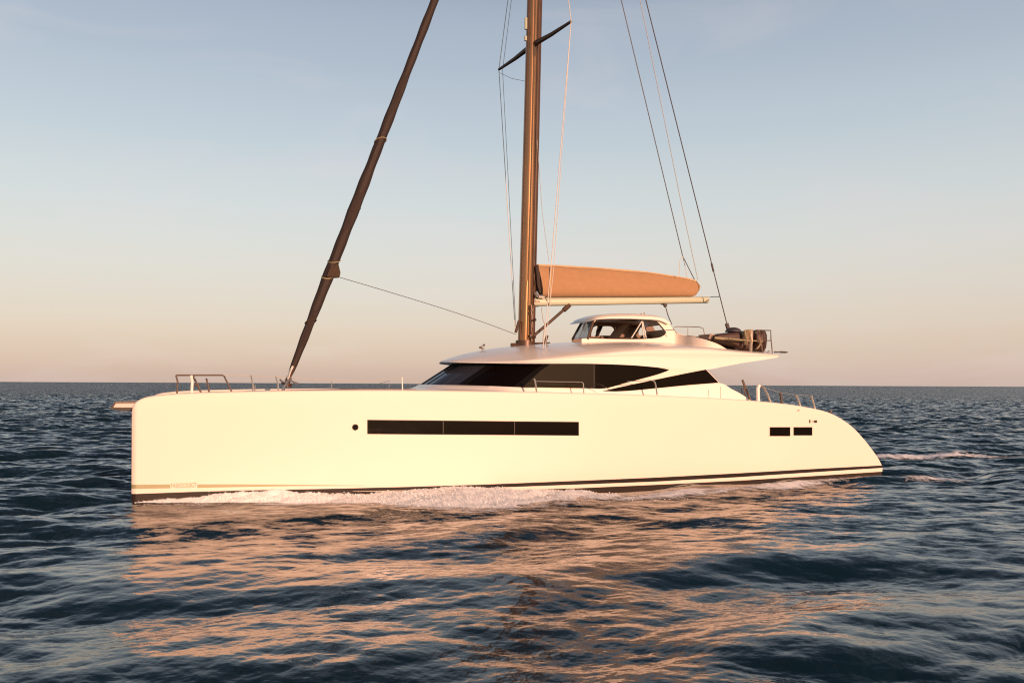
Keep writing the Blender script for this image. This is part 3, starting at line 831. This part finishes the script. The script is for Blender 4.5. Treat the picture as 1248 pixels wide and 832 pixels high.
# furled headsail on the forestay
f0, f1 = P(350.5, 466, MT), hounds
def fs(y): return P(530 - y * 180 / 466.0, y, MT)
rows_y = [459, 452, 440, 415, 380, 345, 318, 280, 240, 200, 150, 100, 50, 0, -80, -160, -240]
halfw = [v * .84 for v in (2.2, 3.2, 4.2, 5.2, 6.0, 6.8, 7.0, 7.2, 7.0, 6.7, 6.2, 5.8, 5.4, 5.2, 4.2, 3.0, 2.0)]
bm = bmesh.new(); rows = []
yy = np.linspace(459, -240, 90)
for i, y in enumerate(yy):
    c = fs(y); w = np.interp(-y, [-v for v in rows_y], halfw)
    r = abs(P(600 + w, 300, MT).x - P(600, 300, MT).x) * 1.0
    d = (fs(y - 5) - c).normalized(); a = Vector((0, 1, 0)); b_ = d.cross(a).normalized()
    wob = 1 + .05 * math.sin(i * 1.3) + .04 * math.sin(i * .47 + 1)
    rows.append([c + a * math.cos(k * math.pi / 8) * r * (1 + .06 * math.sin(3 * k + i * .35)) + b_ * math.sin(k * math.pi / 8) * r * wob for k in range(16)])
vs = grid(bm, rows, close=True); cap(bm, vs[0]); cap(bm, vs[-1][::-1])
jib = part('furled_headsail', bm, 'headsail')
line('forestay', [fs(472), fs(455)], .03, 'steel'); line('forestay', [fs(-235), hounds], .03, 'wire')
for y in (172, 255, 392, 318, 337):
    c = fs(y); d = (fs(y - 5) - c).normalized(); w = np.interp(-y, [-v for v in rows_y], halfw); r = abs(P(600 + w, 300, MT).x - P(600, 300, MT).x) * 1.04
    bm = bmesh.new(); b_ = Vector((0, 1, 0)); a = d.cross(b_)
    ring = [c + a * math.cos(k * math.pi / 8) * r + b_ * math.sin(k * math.pi / 8) * r + d * (.12 * math.cos(k * math.pi / 8 + y)) for k in range(17)]
    tube(bm, ring, (.016 if y != 337 else .022), 6); part('sail_tie', bm, 'headsail_worn' if y in (255, 392) else 'strap', jib)
bm = bmesh.new()
q = [P(403.4, 324, MT - .24), P(412.6, 322, MT - .1), P(415, 332, MT), P(414, 337.5, MT), P(405, 338, MT - .24), P(398, 337, MT - .26)]
for dt in (0, .25):
    vv = [bm.verts.new(p + Vector((0, dt, 0))) for p in q]
    if dt: 
        bm.faces.new(vv[::-1])
        for i in range(6): bm.faces.new((v0[i], v0[(i + 1) % 6], vv[(i + 1) % 6], vv[i]))
    else: bm.faces.new(vv); v0 = vv
part('clew_patch', bm, 'headsail_worn', jib, smooth=False)
sh = [P(414, 338, MT - .1), P(470, 354.5, MT - .6), P(540, 376, MT - .9), P(590, 393, MT - .9), P(629, 407.5, MT - .5)]
line('jib_sheet', [tuple(v) for v in catmull(sh, 20)], .010, 'wire')
# furling drum and its legs
bm = bmesh.new()
tube(bm, [fs(470), fs(466)], .17, 14); tube(bm, [fs(466), fs(459)], .09, 10)
drum = part('furling_drum', bm, 'mast_dark')
for pts, m in (([(357, 446), (353.5, 453), (351, 462)], 'rope_pale'), ([(359, 447), (355, 456), (352, 464)], 'mast_dark'), ([(354.5, 450), (350.5, 461)], 'steel')):
    line('furling_line', [P(x, y, MT - .12) for x, y in pts], .035, m, drum)
for pts in ([(341, 462), (344, 465), (349, 465.5), (353, 462)], [(353, 463), (348, 469), (345, 476.5)], [(353, 463), (358, 465.5), (364, 467.6)], [(350, 467), (343.5, 476)]):
    line('tack_leg', [P(x, y, MT - .3) for x, y in pts], .035, 'steel', drum)

# --- boom and sail cover
b0, b1 = P(650.5, 368.3, MT), P(861.5, 365.6, MT)
bm = bmesh.new(); rows = []
yh = lambda x: (np.interp(x, [650, 861.5], [363.0, 361.6]), np.interp(x, [650, 861.5], [373.2, 369.4]))
for x in np.linspace(650.5, 861.5, 24):
    y1, y0 = yh(x); q1, q0 = P(x, y1, MT), P(x, y0, MT); hw = .16
    cz, hh = (q1.z + q0.z) / 2, (q1.z - q0.z) / 2
    rows.append([(q1.x, MT + hw * math.copysign(abs(math.cos(a)) ** .6, math.cos(a)), cz + hh * math.copysign(abs(math.sin(a)) ** .6, math.sin(a))) for a in np.linspace(0, 2 * math.pi, 21)[:-1]])
vs = grid(bm, rows, close=True); cap(bm, vs[0]); cap(bm, vs[-1][::-1])
boom = part('boom', bm, 'boom')
bm = bmesh.new(); rows = []
ctop = catmull([(654, 323.2), (675, 324.2), (700, 325.6), (740, 328.2), (780, 331.6), (815, 335.8), (838, 340.2), (849, 344), (853.5, 348)], 60)
cbot = catmull([(658.5, 362.6), (675, 362.6), (700, 362.4), (740, 362.2), (780, 362), (810, 361.8), (830, 361.6), (845, 361), (851, 355)], 60)
for i in range(60):
    q1, q0 = P(*ctop[i], MT), P(*cbot[i], MT)
    h = (q1 - q0); wid = .36 * min(1, (h.length / 1.0)) * (1 - .4 * (i / 59) ** 3)
    sec = []
    for a in np.linspace(-90, 270, 25)[:-1]:
        ca, sa = math.cos(R(a)), math.sin(R(a))
        v = (sa + 1) / 2
        w = wid * (1 - .55 * v ** 1.6)                # wedge section: wide on the boom, narrow along the top
        sec.append(q0 + h * v + Vector((0, math.copysign(abs(ca) ** .55, ca) * w * (1 + .06 * mnoise.noise(Vector((i * .12 + v * 2.2, v * 3, 3))) + .05 * mnoise.noise(Vector((i * .5, v * 6, 9)))), -.012 * math.sin(i * .55) * v)))
    rows.append(sec)
vs = grid(bm, rows, close=True); cap(bm, vs[0]); cap(bm, vs[-1][::-1])
cover = part('sail_cover', bm, 'canvas', boom, sharp=60)
bm = bmesh.new(); c0 = catmull([P(653.4, 323.0, MT), P(700, 325.2, MT), P(780, 331.2, MT), P(838, 339.8, MT), P(850, 344, MT)], 30)
tube(bm, c0, .035, 8); part('cover_piping', bm, 'towel', boom)
bm = bmesh.new(); plate(bm, sz([(650, 325.5), (653.6, 323), (658, 357), (655.5, 358), (652.8, 350)], MT), tfun=lambda s, z: MT - .2, thick=.4)
part('cover_end_shade', bm, 'headsail', boom, smooth=False)  # dark plate paints the unlit mast end of the sail cover
for x in (671.5,):
    line('cover_tie', [P(x, 325, MT - .22), P(x - .6, 345, MT - .38), P(x - 1, 362, MT - .4), P(x - 1.2, 372, MT - .2)], .018, 'towel', boom)
bm = bmesh.new(); tube(bm, [P(649, 368, MT), P(656, 368, MT)], .17, 10); tube(bm, [P(652, 356, MT - .2), P(655, 361, MT - .2)], .09, 8); tube(bm, [P(656, 361, MT - .25), P(663, 361.5, MT - .25)], .06, 8)
part('gooseneck', bm, 'steel', boom)
bm = bmesh.new(); tube(bm, [P(691, 374, MT - .1), P(670, 392.5, MT - .1), P(647, 412, MT - .1)], .05, 10); tube(bm, [P(694, 371.5, MT - .1), P(687, 378, MT - .1)], .085, 8)
part('boom_vang', bm, 'mast_dark', boom)
line('boom_vang_rope', [P(660, 374, MT - .3), P(661.5, 388, MT - .4), P(664, 395, MT - .4), P(661.5, 417.4, MT - .6)], .016, 'rope', boom)
mn = line('mainsheet', [P(810.5, 371, MT), P(814, 384, MT), P(818.5, 394.6, MT - .8)], .02, 'wire', boom)
bm = bmesh.new(); tube(bm, [P(809.5, 370, MT), P(811.5, 373.4, MT)], .07, 8); tube(bm, [P(805.6, 370.4, MT), P(808, 370.6, MT)], .03, 8); part('mainsheet_block', bm, 'wire_dark', boom)
line('boom_end_strut', [P(861, 362.6, MT), P(868, 361.6, MT), P(877.5, 361.4, MT - .9)], .016, 'wire', boom)

# --- bow pulpit, stanchions, lifelines
pul = empty('bow_pulpit', yacht)
pt = .45
line('top_rail', [P(214.2, 457.8, pt), P(216, 457.1, pt), P(271, 457.0, pt), P(273.4, 458.6, pt), P(282.4, 477.2, pt)], .021, 'steel_brown', pul, 8)
line('leg', [P(214.6, 457.6, pt), P(216.6, 465, pt), P(215.6, 480, pt)], .022, 'steel_brown', pul, 8)
line('leg', [P(233.0, 457.2, .15), P(234.2, 466, .15), P(233.4, 481.4, .15)], .036, 'white_paint', pul, 8)
line('leg', [P(235, 457.4, 1.2), P(240, 467.4, 1.2), P(245, 478, 1.2)], .026, 'steel_brown', pul, 8)
line('leg', [P(251.4, 461, 1.0), P(253.4, 468, 1.0), P(255, 478.4, 1.0)], .024, 'steel_brown', pul, 8)
line('brace', [P(236, 470, 1.2), P(243, 467.4, 1.2)], .02, 'steel_brown', pul, 8)
def stanchion(pts, t, r=.022, m='steel'):
    return line('stanchion', [P(x, y, t) for x, y in pts], r, m, yacht, 8)
stanchion([(306, 457), (307.6, 463), (308.6, 478)], .25); stanchion([(310.6, 469), (310.8, 478)], .3, .014)
stanchion([(336.4, 458.6), (338.4, 466), (339.4, 477)], .25)
stanchion([(404, 464.5), (404.4, 477)], .25, .012); stanchion([(490, 459.6), (490.6, 477)], .25, .018, 'white_paint')
stanchion([(463, 467), (474, 464), (474.4, 476)], 4.0, .010)
ll = [(273, 457.2), (306, 457.6), (336.6, 459), (370, 461), (404, 463), (440, 464), (466, 462.6), (490, 460), (500, 462.6), (512, 466.6)]
line('lifeline', [tuple(v) for v in catmull([P(x, y, .25) for x, y in ll], 50)], .009, 'rope')
stanchion([(651, 461), (652.4, 466), (654.2, 479)], .3, .026); stanchion([(711, 467), (711.6, 479)], .3, .018); stanchion([(797, 464), (798.6, 467), (801, 481)], .3, .024)
line('lifeline', [tuple(v) for v in catmull([P(x, y, .3) for x, y in ((653, 464.4), (680, 465), (706, 465.4), (710, 466), (711.4, 468.4))], 16)], .014, 'steel')
line('lifeline', [tuple(v) for v in catmull([P(x, y, .3) for x, y in ((711, 467), (730, 468), (738, 471), (742, 474))], 12)], .010, 'mullion')
line('lifeline', [P(x, y, .3) for x, y in ((764, 464.8), (785, 463.6), (794, 463.4), (797.4, 464.6))], .011, 'steel')
stanchion([(878, 471), (878.2, 486)], .4, .010)
# stern davit posts
stanchion([(904.8, 463), (908, 471), (914.6, 488)], 1.0, .04, 'steel_brown'); stanchion([(903.5, 473), (905.4, 487)], 1.2, .02, 'steel_brown'); stanchion([(906, 470), (909.6, 488)], 1.4, .02, 'steel_brown')
stanchion([(925.4, 468.8), (923.6, 473), (924, 489)], .5, .06, 'white_paint'); stanchion([(926, 469), (931, 472.6), (935, 479), (939.6, 491)], .5, .035, 'steel')
stanchion([(951, 478), (952, 484), (953.2, 492.6)], .6, .045, 'wire_dark'); stanchion([(970, 480.6), (972.6, 486), (975.6, 495)], .4, .03, 'steel'); stanchion([(989, 482), (991, 489), (993.4, 498)], .4, .03, 'steel')
line('lifeline', [P(926, 470, .5), P(951, 478.4, .5), P(970, 480.8, .4), P(989, 482.2, .4)], .004, 'rope')
line('bow_rail_cap', [P(300, 477.2, 1.5), P(420, 474.6, 1.5), P(436, 474.8, 1.5)], .03, 'teak')
# weather vane sensor on the foredeck roof
bm = bmesh.new(); a = P(587.4, 425.5, 4.0)
tube(bm, [a - Vector((0, 0, .1)), a + Vector((0, 0, .14))], .014, 6); tube(bm, [a + Vector((-.08, 0, .05)), a + Vector((.08, 0, .02))], .018, 6)
for k in (-.06, .07): bmesh.ops.create_icosphere(bm, subdivisions=1, radius=.045, matrix=Matrix.Translation(a + Vector((k, 0, .14 if k > 0 else .06))))
part('deck_light', bm, 'steel_brown')

# --- flybridge rail on the aft deck
aft = empty('aft_rail', yacht)
line('rail', [tuple(v) for v in [P(x, y, 2.6) for x, y in ((825, 406.6), (820, 399.6), (824, 398.0), (838, 398.0), (852, 398.4), (857, 400), (858.6, 407), (859, 411.5))]], .016, 'steel', aft, 8)
line('rail_post', [P(838.4, 398, 2.6), P(838.2, 410, 2.6)], .014, 'steel', aft, 8)
line('rail', [P(921, 402.2, 1.5), P(939.4, 402.6, 1.5), P(939.6, 412, 1.5), P(941.4, 430.4, 1.5)], .019, 'steel_brown', aft, 8)
line('rail', [P(929.6, 414.6, 1.5), P(939.6, 415, 1.5)], .016, 'steel_brown', aft, 8)
line('rail', [P(888, 412.4, 1.4), P(908, 414.6, 1.4), P(929.6, 415.6, 1.4)], .022, 'strap', aft, 8)
line('rail_post', [P(925.5, 402.6, 1.5), P(929.4, 430, 1.5)], .02, 'steel_brown', aft, 8)
for x in (931, 936.4): 
    bm = bmesh.new(); q = P(x, 429.2, 1.4); tube(bm, [q - Vector((.1, 0, .06)), q + Vector((.05, 0, .04))], .035, 8); part('rail_foot', bm, 'steel', aft)

# ------------------------------------------------------------------ loose things on board
def loose(o): 
    o.location = (ox, oy, 0); o.rotation_euler = (0, 0, YAW); return o
# long dark brown storage bundle lashed on the aft roof
bun = loose(empty('storage_trunk'))
tag(bun, 'long dark brown leather trunk lashed on the aft roof behind the pilothouse', 'trunk')
t_ = catmull([(871.5, 408), (880, 406.6), (890, 405.2), (900, 404.2), (910, 403), (913, 403.6)], 40)
bt = catmull([(871.5, 414), (880, 417), (887, 420), (896, 425.6), (910, 427), (913, 427.4)], 40)
bm = bmesh.new(); rows = []
for i in range(40):
    q1, q0 = P(*t_[i], 1.9), P(*bt[i], 1.9); cz = (q1.z + q0.z) / 2; hh = (q1.z - q0.z) / 2
    rows.append([(q1.x, 2.3 + .6 * math.copysign(abs(math.cos(a)) ** .3, math.cos(a)), cz + hh * math.copysign(abs(math.sin(a)) ** .3, math.sin(a)) * (1 + .03 * math.sin(i * .8 + a * 2))) for a in np.linspace(0, 2 * math.pi, 25)[:-1]])
vs = grid(bm, rows, close=True); cap(bm, vs[0]); cap(bm, vs[-1][::-1]); new_obj('trunk_body', bm, M['leather'], bun, sharp=60)
bm = bmesh.new(); tube(bm, [P(871, 411.4, 1.62), P(888, 413.4, 1.6), P(913, 415.4, 1.6)], .045, 8); new_obj('strap', bm, M['strap'], bun)
bm = bmesh.new(); tube(bm, [P(906.4, 406, 1.62), P(906.4, 406, 1.58)], .07, 12); new_obj('buckle', bm, M['strap'], bun)
# barrel-shaped brown bag at the aft end
bag = loose(empty('duffel_bag'))
tag(bag, 'brown barrel bag standing upright against the aft rail beside the trunk', 'bag')
bm = bmesh.new(); rows = []
for y, k in ((402.4, .55), (404, .85), (409, 1.0), (416, 1.0), (424, .9), (427.6, .7), (428.4, .5)):
    c = P(923.4, y, 2.2); rows.append([(c.x + .26 * k * math.cos(a), 2.2 + .4 * k * math.sin(a), c.z) for a in np.linspace(0, 2 * math.pi, 21)[:-1]])
vs = grid(bm, rows, close=True); cap(bm, vs[0]); cap(bm, vs[-1][::-1]); new_obj('bag_body', bm, M['leather'], bag)
bm = bmesh.new(); tube(bm, [tuple(v) for v in catmull([P(920, 404, 1.76), P(926, 410, 1.74), P(926, 420, 1.74), P(921, 426, 1.76)], 14)], .03, 8); new_obj('handle', bm, M['strap'], bag)
# domed dark grey cover on the trunk
bm = bmesh.new(); rows = []
for k in range(8):
    a = R(90 * k / 7); c = P(893.6, 403.0, 2.3); rows.append([(c.x + .27 * math.cos(a) * math.cos(b2), 2.3 + .3 * math.cos(a) * math.sin(b2), c.z - .04 + .16 * math.sin(a)) for b2 in np.linspace(0, 2 * math.pi, 21)[:-1]])
vs = grid(bm, rows, close=True); cap(bm, vs[0])
dome = loose(new_obj('dome_cover', bm, M['grey']))
tag(dome, 'small dark grey rounded dome resting on top of the brown trunk', 'cover')
# folded pink cloth in front of the trunk
bm = bmesh.new(); a, e = P(861, 411, 2.2), P(872, 414, 2.2)
for k in range(3):
    rows = []
    for i in range(14):
        f = i / 13; zt = P(861 + 11 * f, 407.2 + k * 2.1 + 1.2 * f + .5 * math.sin(i * 1.7 + k), 2.2).z
        x = a.x + (e.x - a.x) * f
        rows.append([(x, 2.0 + .03 * k, zt - .05), (x, 2.0 + .03 * k, zt), (x, 2.7, zt), (x, 2.7, zt - .05)])
    vs = grid(bm, rows, close=True); cap(bm, vs[0]); cap(bm, vs[-1][::-1])
cl = loose(new_obj('folded_cloth', bm, M['pink']))
tag(cl, 'stack of folded pink cloths lying between the thin rail and the brown trunk', 'cloth')
# pink sun pad along the flybridge rail
bm = bmesh.new(); a, e = P(840, 410.2, 2.7), P(859, 413.4, 2.7)
rows = [[(a.x + (e.x - a.x) * f, y, a.z + (e.z - a.z) * f + dz) for y, dz in ((2.7, -.10), (2.7, .05), (3.6, .05), (3.6, -.1))] for f in np.linspace(0, 1, 10)]
vs = grid(bm, rows, close=True); cap(bm, vs[0]); cap(bm, vs[-1][::-1])
pad = loose(new_obj('bench_cushion', bm, M['teak']))
tag(pad, 'low brown cushion lying under the thin rail behind the pilothouse', 'cushion')
# cloths hung over the aft rail
def cloth(name, top, bot, w0, w1, t, m, label, ph=0.0):
    bm = bmesh.new(); rows = []
    for f in np.linspace(0, 1, 14):
        x = top[0] + (bot[0] - top[0]) * f; y = top[1] + (bot[1] - top[1]) * f; w = w0 + (w1 - w0) * f
        row = []
        for g_ in np.linspace(-1, 1, 11):
            q = P(x + g_ * w * (1 + .08 * math.sin(f * 7 + ph)), y, t); fold = .05 * math.sin(g_ * 6 + ph + f * 1.5)
            row.append((q.x, t + fold, q.z))
        rows.append(row + [(p[0], p[1] + .04, p[2]) for p in row[::-1]])
    vs = grid(bm, rows, close=True); cap(bm, vs[0]); cap(bm, vs[-1][::-1])
    o = loose(new_obj(name, bm, M[m], sharp=50)); tag(o, label, 'towel', 'towels hung beside the trunk')
cloth('hanging_towel', (911.4, 401.6), (909.8, 420), 2.2, 1.3, 1.42, 'towel', 'yellowish towel hanging over the trunk, nearest the backstay', .5)
cloth('hanging_towel', (916.2, 401.2), (915.6, 427.6), 2.0, 1.1, 1.40, 'towel_white', 'long cream white towel hanging to the deck at the end of the trunk', 2.1)
cloth('hanging_towel', (924.2, 402.0), (926.2, 417.4), 1.6, 2.4, 1.36, 'pink', 'crumpled pinkish towel draped on the brown barrel bag by the aft rail', 4.0)
# sun pad on the foredeck
bm = bmesh.new(); a, e = P(436, 474.6, 2.2), P(497, 475.6, 2.2)
box(bm, (a.x, 2.3, a.z - .1), (e.x + .3, 5.7, a.z + .02), .04)
sp2 = loose(new_obj('sun_pad', bm, M['pink']))
tag(sp2, 'flat pinkish sun pad on the foredeck ahead of the windscreen', 'sun pad')

# ------------------------------------------------------------------ foam
def ico():
    bm = bmesh.new(); bmesh.ops.create_icosphere(bm, subdivisions=1, radius=1.0)
    v = np.array([x.co[:] for x in bm.verts]); f = np.array([[y.index for y in x.verts] for x in bm.faces]); bm.free(); return v, f
IV, IF = ico()
def blobs(name, pts, sizes, flat, m, extra=None):
    pts = np.asarray(pts); n = len(pts)
    sq = np.stack([sizes * rng.uniform(.8, 1.5, n), sizes * rng.uniform(.8, 1.5, n), sizes * flat * rng.uniform(.7, 1.3, n)], 1)
    co = (IV[None] * sq[:, None, :] * rng.uniform(.75, 1.25, (n, len(IV), 1)) + pts[:, None, :]).reshape(-1, 3)
    fa = (IF[None] + (np.arange(n) * len(IV))[:, None, None]).reshape(-1, 3)
    if extra is not None:
        ev, ef = extra
        fa = np.vstack([fa, ef + len(co)]) ; co = np.vstack([co, ev])
    me = bpy.data.meshes.new(name); me.from_pydata(co.tolist(), [], fa.tolist()); me.update()
    me.polygons.foreach_set('use_smooth', np.ones(len(me.polygons), bool))
    o = bpy.data.objects.new(name, me); COL.objects.link(o); me.materials.append(M[m]); return o
FT = sz([(164, 613.5), (200, 609.8), (230, 606.6), (262, 603.6), (300, 600.2), (330, 597.4), (360, 598.8), (400, 601.4), (440, 600.4), (480, 599.4), (520, 597.6), (560, 594.2), (590, 596.4), (620, 599), (660, 598.8), (685, 597.4), (710, 601), (740, 605), (765, 606.6)], 0)
FT = np.array(FT)
fo = [PZ(x, y) for x, y in ((164, 616.4), (200, 616), (262, 614.6), (330, 612), (400, 612.6), (450, 615.4), (500, 618.4), (560, 620.6), (620, 618.6), (660, 615), (700, 612.4), (740, 609.6), (765, 608.4))]
fos, fot = np.array([p.x for p in fo]), np.array([p.y for p in fo])
def mound(s, w):
    """point on the breaking bow wave: w = 0 at the hull, 1 at its outer edge"""
    zt = np.interp(s, FT[:, 0], FT[:, 1]); te = min(-.08, np.interp(s, fos, fot))
    t = hull_outer(s, .3) + .02 - w * (abs(te) + hull_outer(s, .3))
    nz = mnoise.noise(Vector((s * 1.6, t * 2.5, 1.3))) * .10 + mnoise.noise(Vector((s * 5, t * 6, 4.1))) * .05 + mnoise.noise(Vector((s * 14, t * 14, 7.7))) * .025
    z = zt * (1 - w ** 1.5) + nz * (1 - w * .5) * min(1, max(zt, .04 * s) / .2) - .05 * w + min(1, max(0, (s - 3) / 4)) * .13 * math.sin(math.pi * min(1, w)) ** .8
    return (s, t, z)
sa_, se_ = FT[0, 0], FT[-1, 0]
SS, WW = np.linspace(sa_, se_, 900), np.linspace(0, 1, 26)
ev = np.array([mound(s, w) for s in SS for w in WW])
def ride(a, k=1.0):
    xy = np.array([to_world(q[0], q[1]) for q in a]); a = np.array(a); a[:, 2] += np.clip(sea_z(xy[:, 0], xy[:, 1]), -.1, .2) * k; return a
ev = ride(ev)
ev += rng.normal(0, .006, ev.shape)
i = np.arange(len(SS) - 1)[:, None] * len(WW); j = np.arange(len(WW) - 1)[None, :]
q = np.stack([i + j, i + j + 1, i + len(WW) + j + 1, i + len(WW) + j], -1).reshape(-1, 4)
ef = np.vstack([q[:, [0, 1, 2]], q[:, [0, 2, 3]]])
pts, szs = [], []
for _ in range(14000):
    s = rng.uniform(sa_, se_); w = min(1.15, abs(rng.normal(.45, .36))) 
    p = mound(s, w); up = max(0, rng.exponential(.008))
    pts.append((p[0] + rng.normal(0, .03), p[1] + rng.normal(0, .03), p[2] + up)); szs.append(rng.uniform(.004, .011) if rng.random() < .93 else rng.uniform(.011, .020))
pts = ride(pts)
bw = blobs('bow_wave_foam', pts, np.array(szs), .8, 'foam', (ev, ef)); loose(bw)
tag(bw, 'white breaking bow wave foaming along the side of the hull', 'foam', kind='stuff')
# flecks of foam on the water: patches given by survey points on the sea
def flecks(name, regions, label):
    pts, szs = [], []
    for cx, cy, rx, ry, n, dens in regions:
        for _ in range(n):
            x, y = cx + rng.normal(0, .5) * rx, cy + rng.normal(0, .5) * ry
            wx, wy = _water(x, y)
            k = mnoise.noise(Vector((wx * 1.1, wy * .8, 2.2))) + .6 * mnoise.noise(Vector((wx * 4, wy * 3, 8.0)))
            if k < dens: continue
            s, t = to_local(wx, wy)
            if -.02 < t < HW and 0 < s < LEN: continue
            pts.append((wx, wy)); szs.append(rng.uniform(.008, .03))
    pts = np.array(pts); z = sea_z(pts[:, 0], pts[:, 1])
    o = blobs(name, np.column_stack([pts, z + .01]), np.array(szs), .4, 'foam'); tag(o, label, 'foam', kind='stuff')
# lace of foam lying on the water: a sheet that follows the sea, broken up by holes
lace = bpy.data.materials.new('foam_lace'); lace.use_nodes = True
n = lace.node_tree; b = n.nodes['Principled BSDF']
b.inputs['Base Color'].default_value = (.86, .88, .90, 1); b.inputs['Roughness'].default_value = .8
ge = n.nodes.new('ShaderNodeNewGeometry'); mp = n.nodes.new('ShaderNodeMapping'); mp.inputs['Scale'].default_value = (.8, .8, .8)
n.links.new(ge.outputs['Position'], mp.inputs[0])
nz = n.nodes.new('ShaderNodeTexNoise'); nz.inputs['Scale'].default_value = 3.2; nz.inputs['Detail'].default_value = 9; nz.inputs['Roughness'].default_value = .72; nz.inputs['Distortion'].default_value = .5
n.links.new(mp.outputs[0], nz.inputs['Vector'])
ca_ = n.nodes.new('ShaderNodeAttribute'); ca_.attribute_name = 'cover'
ad = n.nodes.new('ShaderNodeMath'); ad.operation = 'ADD'; n.links.new(nz.outputs[0], ad.inputs[0]); n.links.new(ca_.outputs['Fac'], ad.inputs[1])
mr_ = n.nodes.new('ShaderNodeMapRange'); mr_.inputs['From Min'].default_value = .89; mr_.inputs['From Max'].default_value = 1.12
n.links.new(ad.outputs[0], mr_.inputs['Value']); n.links.new(mr_.outputs[0], b.inputs['Alpha'])
def lace_sheet(name, paths, label, lift=.012):
    V, Q, K = [], [], []
    for path, hump in paths:                       # path: survey points (x, y of the near edge, y of the far edge, cover)
        near = catmull([(*_water(x, y0), c) for x, y0, y1, c in path], 240)
        far = catmull([(*_water(x, y1), c) for x, y0, y1, c in path], 240)
        ws = np.linspace(0, 1, 17); b0 = len(V)
        for i in range(240):
            for w in ws:
                x, y = near[i, :2] * (1 - w) + far[i, :2] * w
                z = hump * math.sin(math.pi * w) * (1 + .6 * mnoise.noise(Vector((x * 2, y * 2, 5))))
                V.append((x, y, z)); K.append(near[i, 2] * math.sin(math.pi * w) ** .6 * min(1, i / 14, (239 - i) / 14))
        for i in range(239):
            for j in range(16): Q.append((b0 + i * 17 + j, b0 + i * 17 + j + 1, b0 + i * 17 + 18 + j, b0 + i * 17 + 17 + j))
    V = np.array(V); V[:, 2] += sea_z(V[:, 0], V[:, 1]) + lift
    me = bpy.data.meshes.new(name); me.from_pydata(V.tolist(), [], Q); me.update()
    me.polygons.foreach_set('use_smooth', np.ones(len(me.polygons), bool))
    a = me.attributes.new('cover', 'FLOAT', 'POINT'); a.data.foreach_set('value', np.array(K, np.float32))
    o = bpy.data.objects.new(name, me); COL.objects.link(o); me.materials.append(lace); tag(o, label, 'foam', kind='stuff')
lace_sheet('wake_foam', [([(1056, 565, 554, .66), (1110, 564, 552.6, .68), (1150, 562.6, 551.6, .74), (1180, 561.6, 551.4, .72), (1215, 560.4, 553, .62), (1262, 560, 555.6, .54)], .10),
                         ([(1090, 590, 578, .44), (1140, 589, 579, .54), (1175, 588, 581, .48), (1200, 587, 582, .3)], .03)],
           'pale foam streak of the wake trailing behind the stern')
lace_sheet('quarter_wave_foam', [([(700, 613, 603, .56), (760, 612, 604, .54), (800, 611, 598, .58), (838, 608, 594, .66), (870, 605, 595, .54), (910, 602, 591, .54), (955, 600, 585, .68), (985, 596, 584, .56), (1030, 592, 582, .40), (1072, 586, 580, .34)], .02),
                                 ([(170, 622, 614, .34), (330, 619, 609, .42), (450, 622, 611, .46), (560, 627, 614, .50), (660, 621, 611, .46), (740, 615, 606, .40)], .0)],
           'thin broken foam along the water beside the hull')
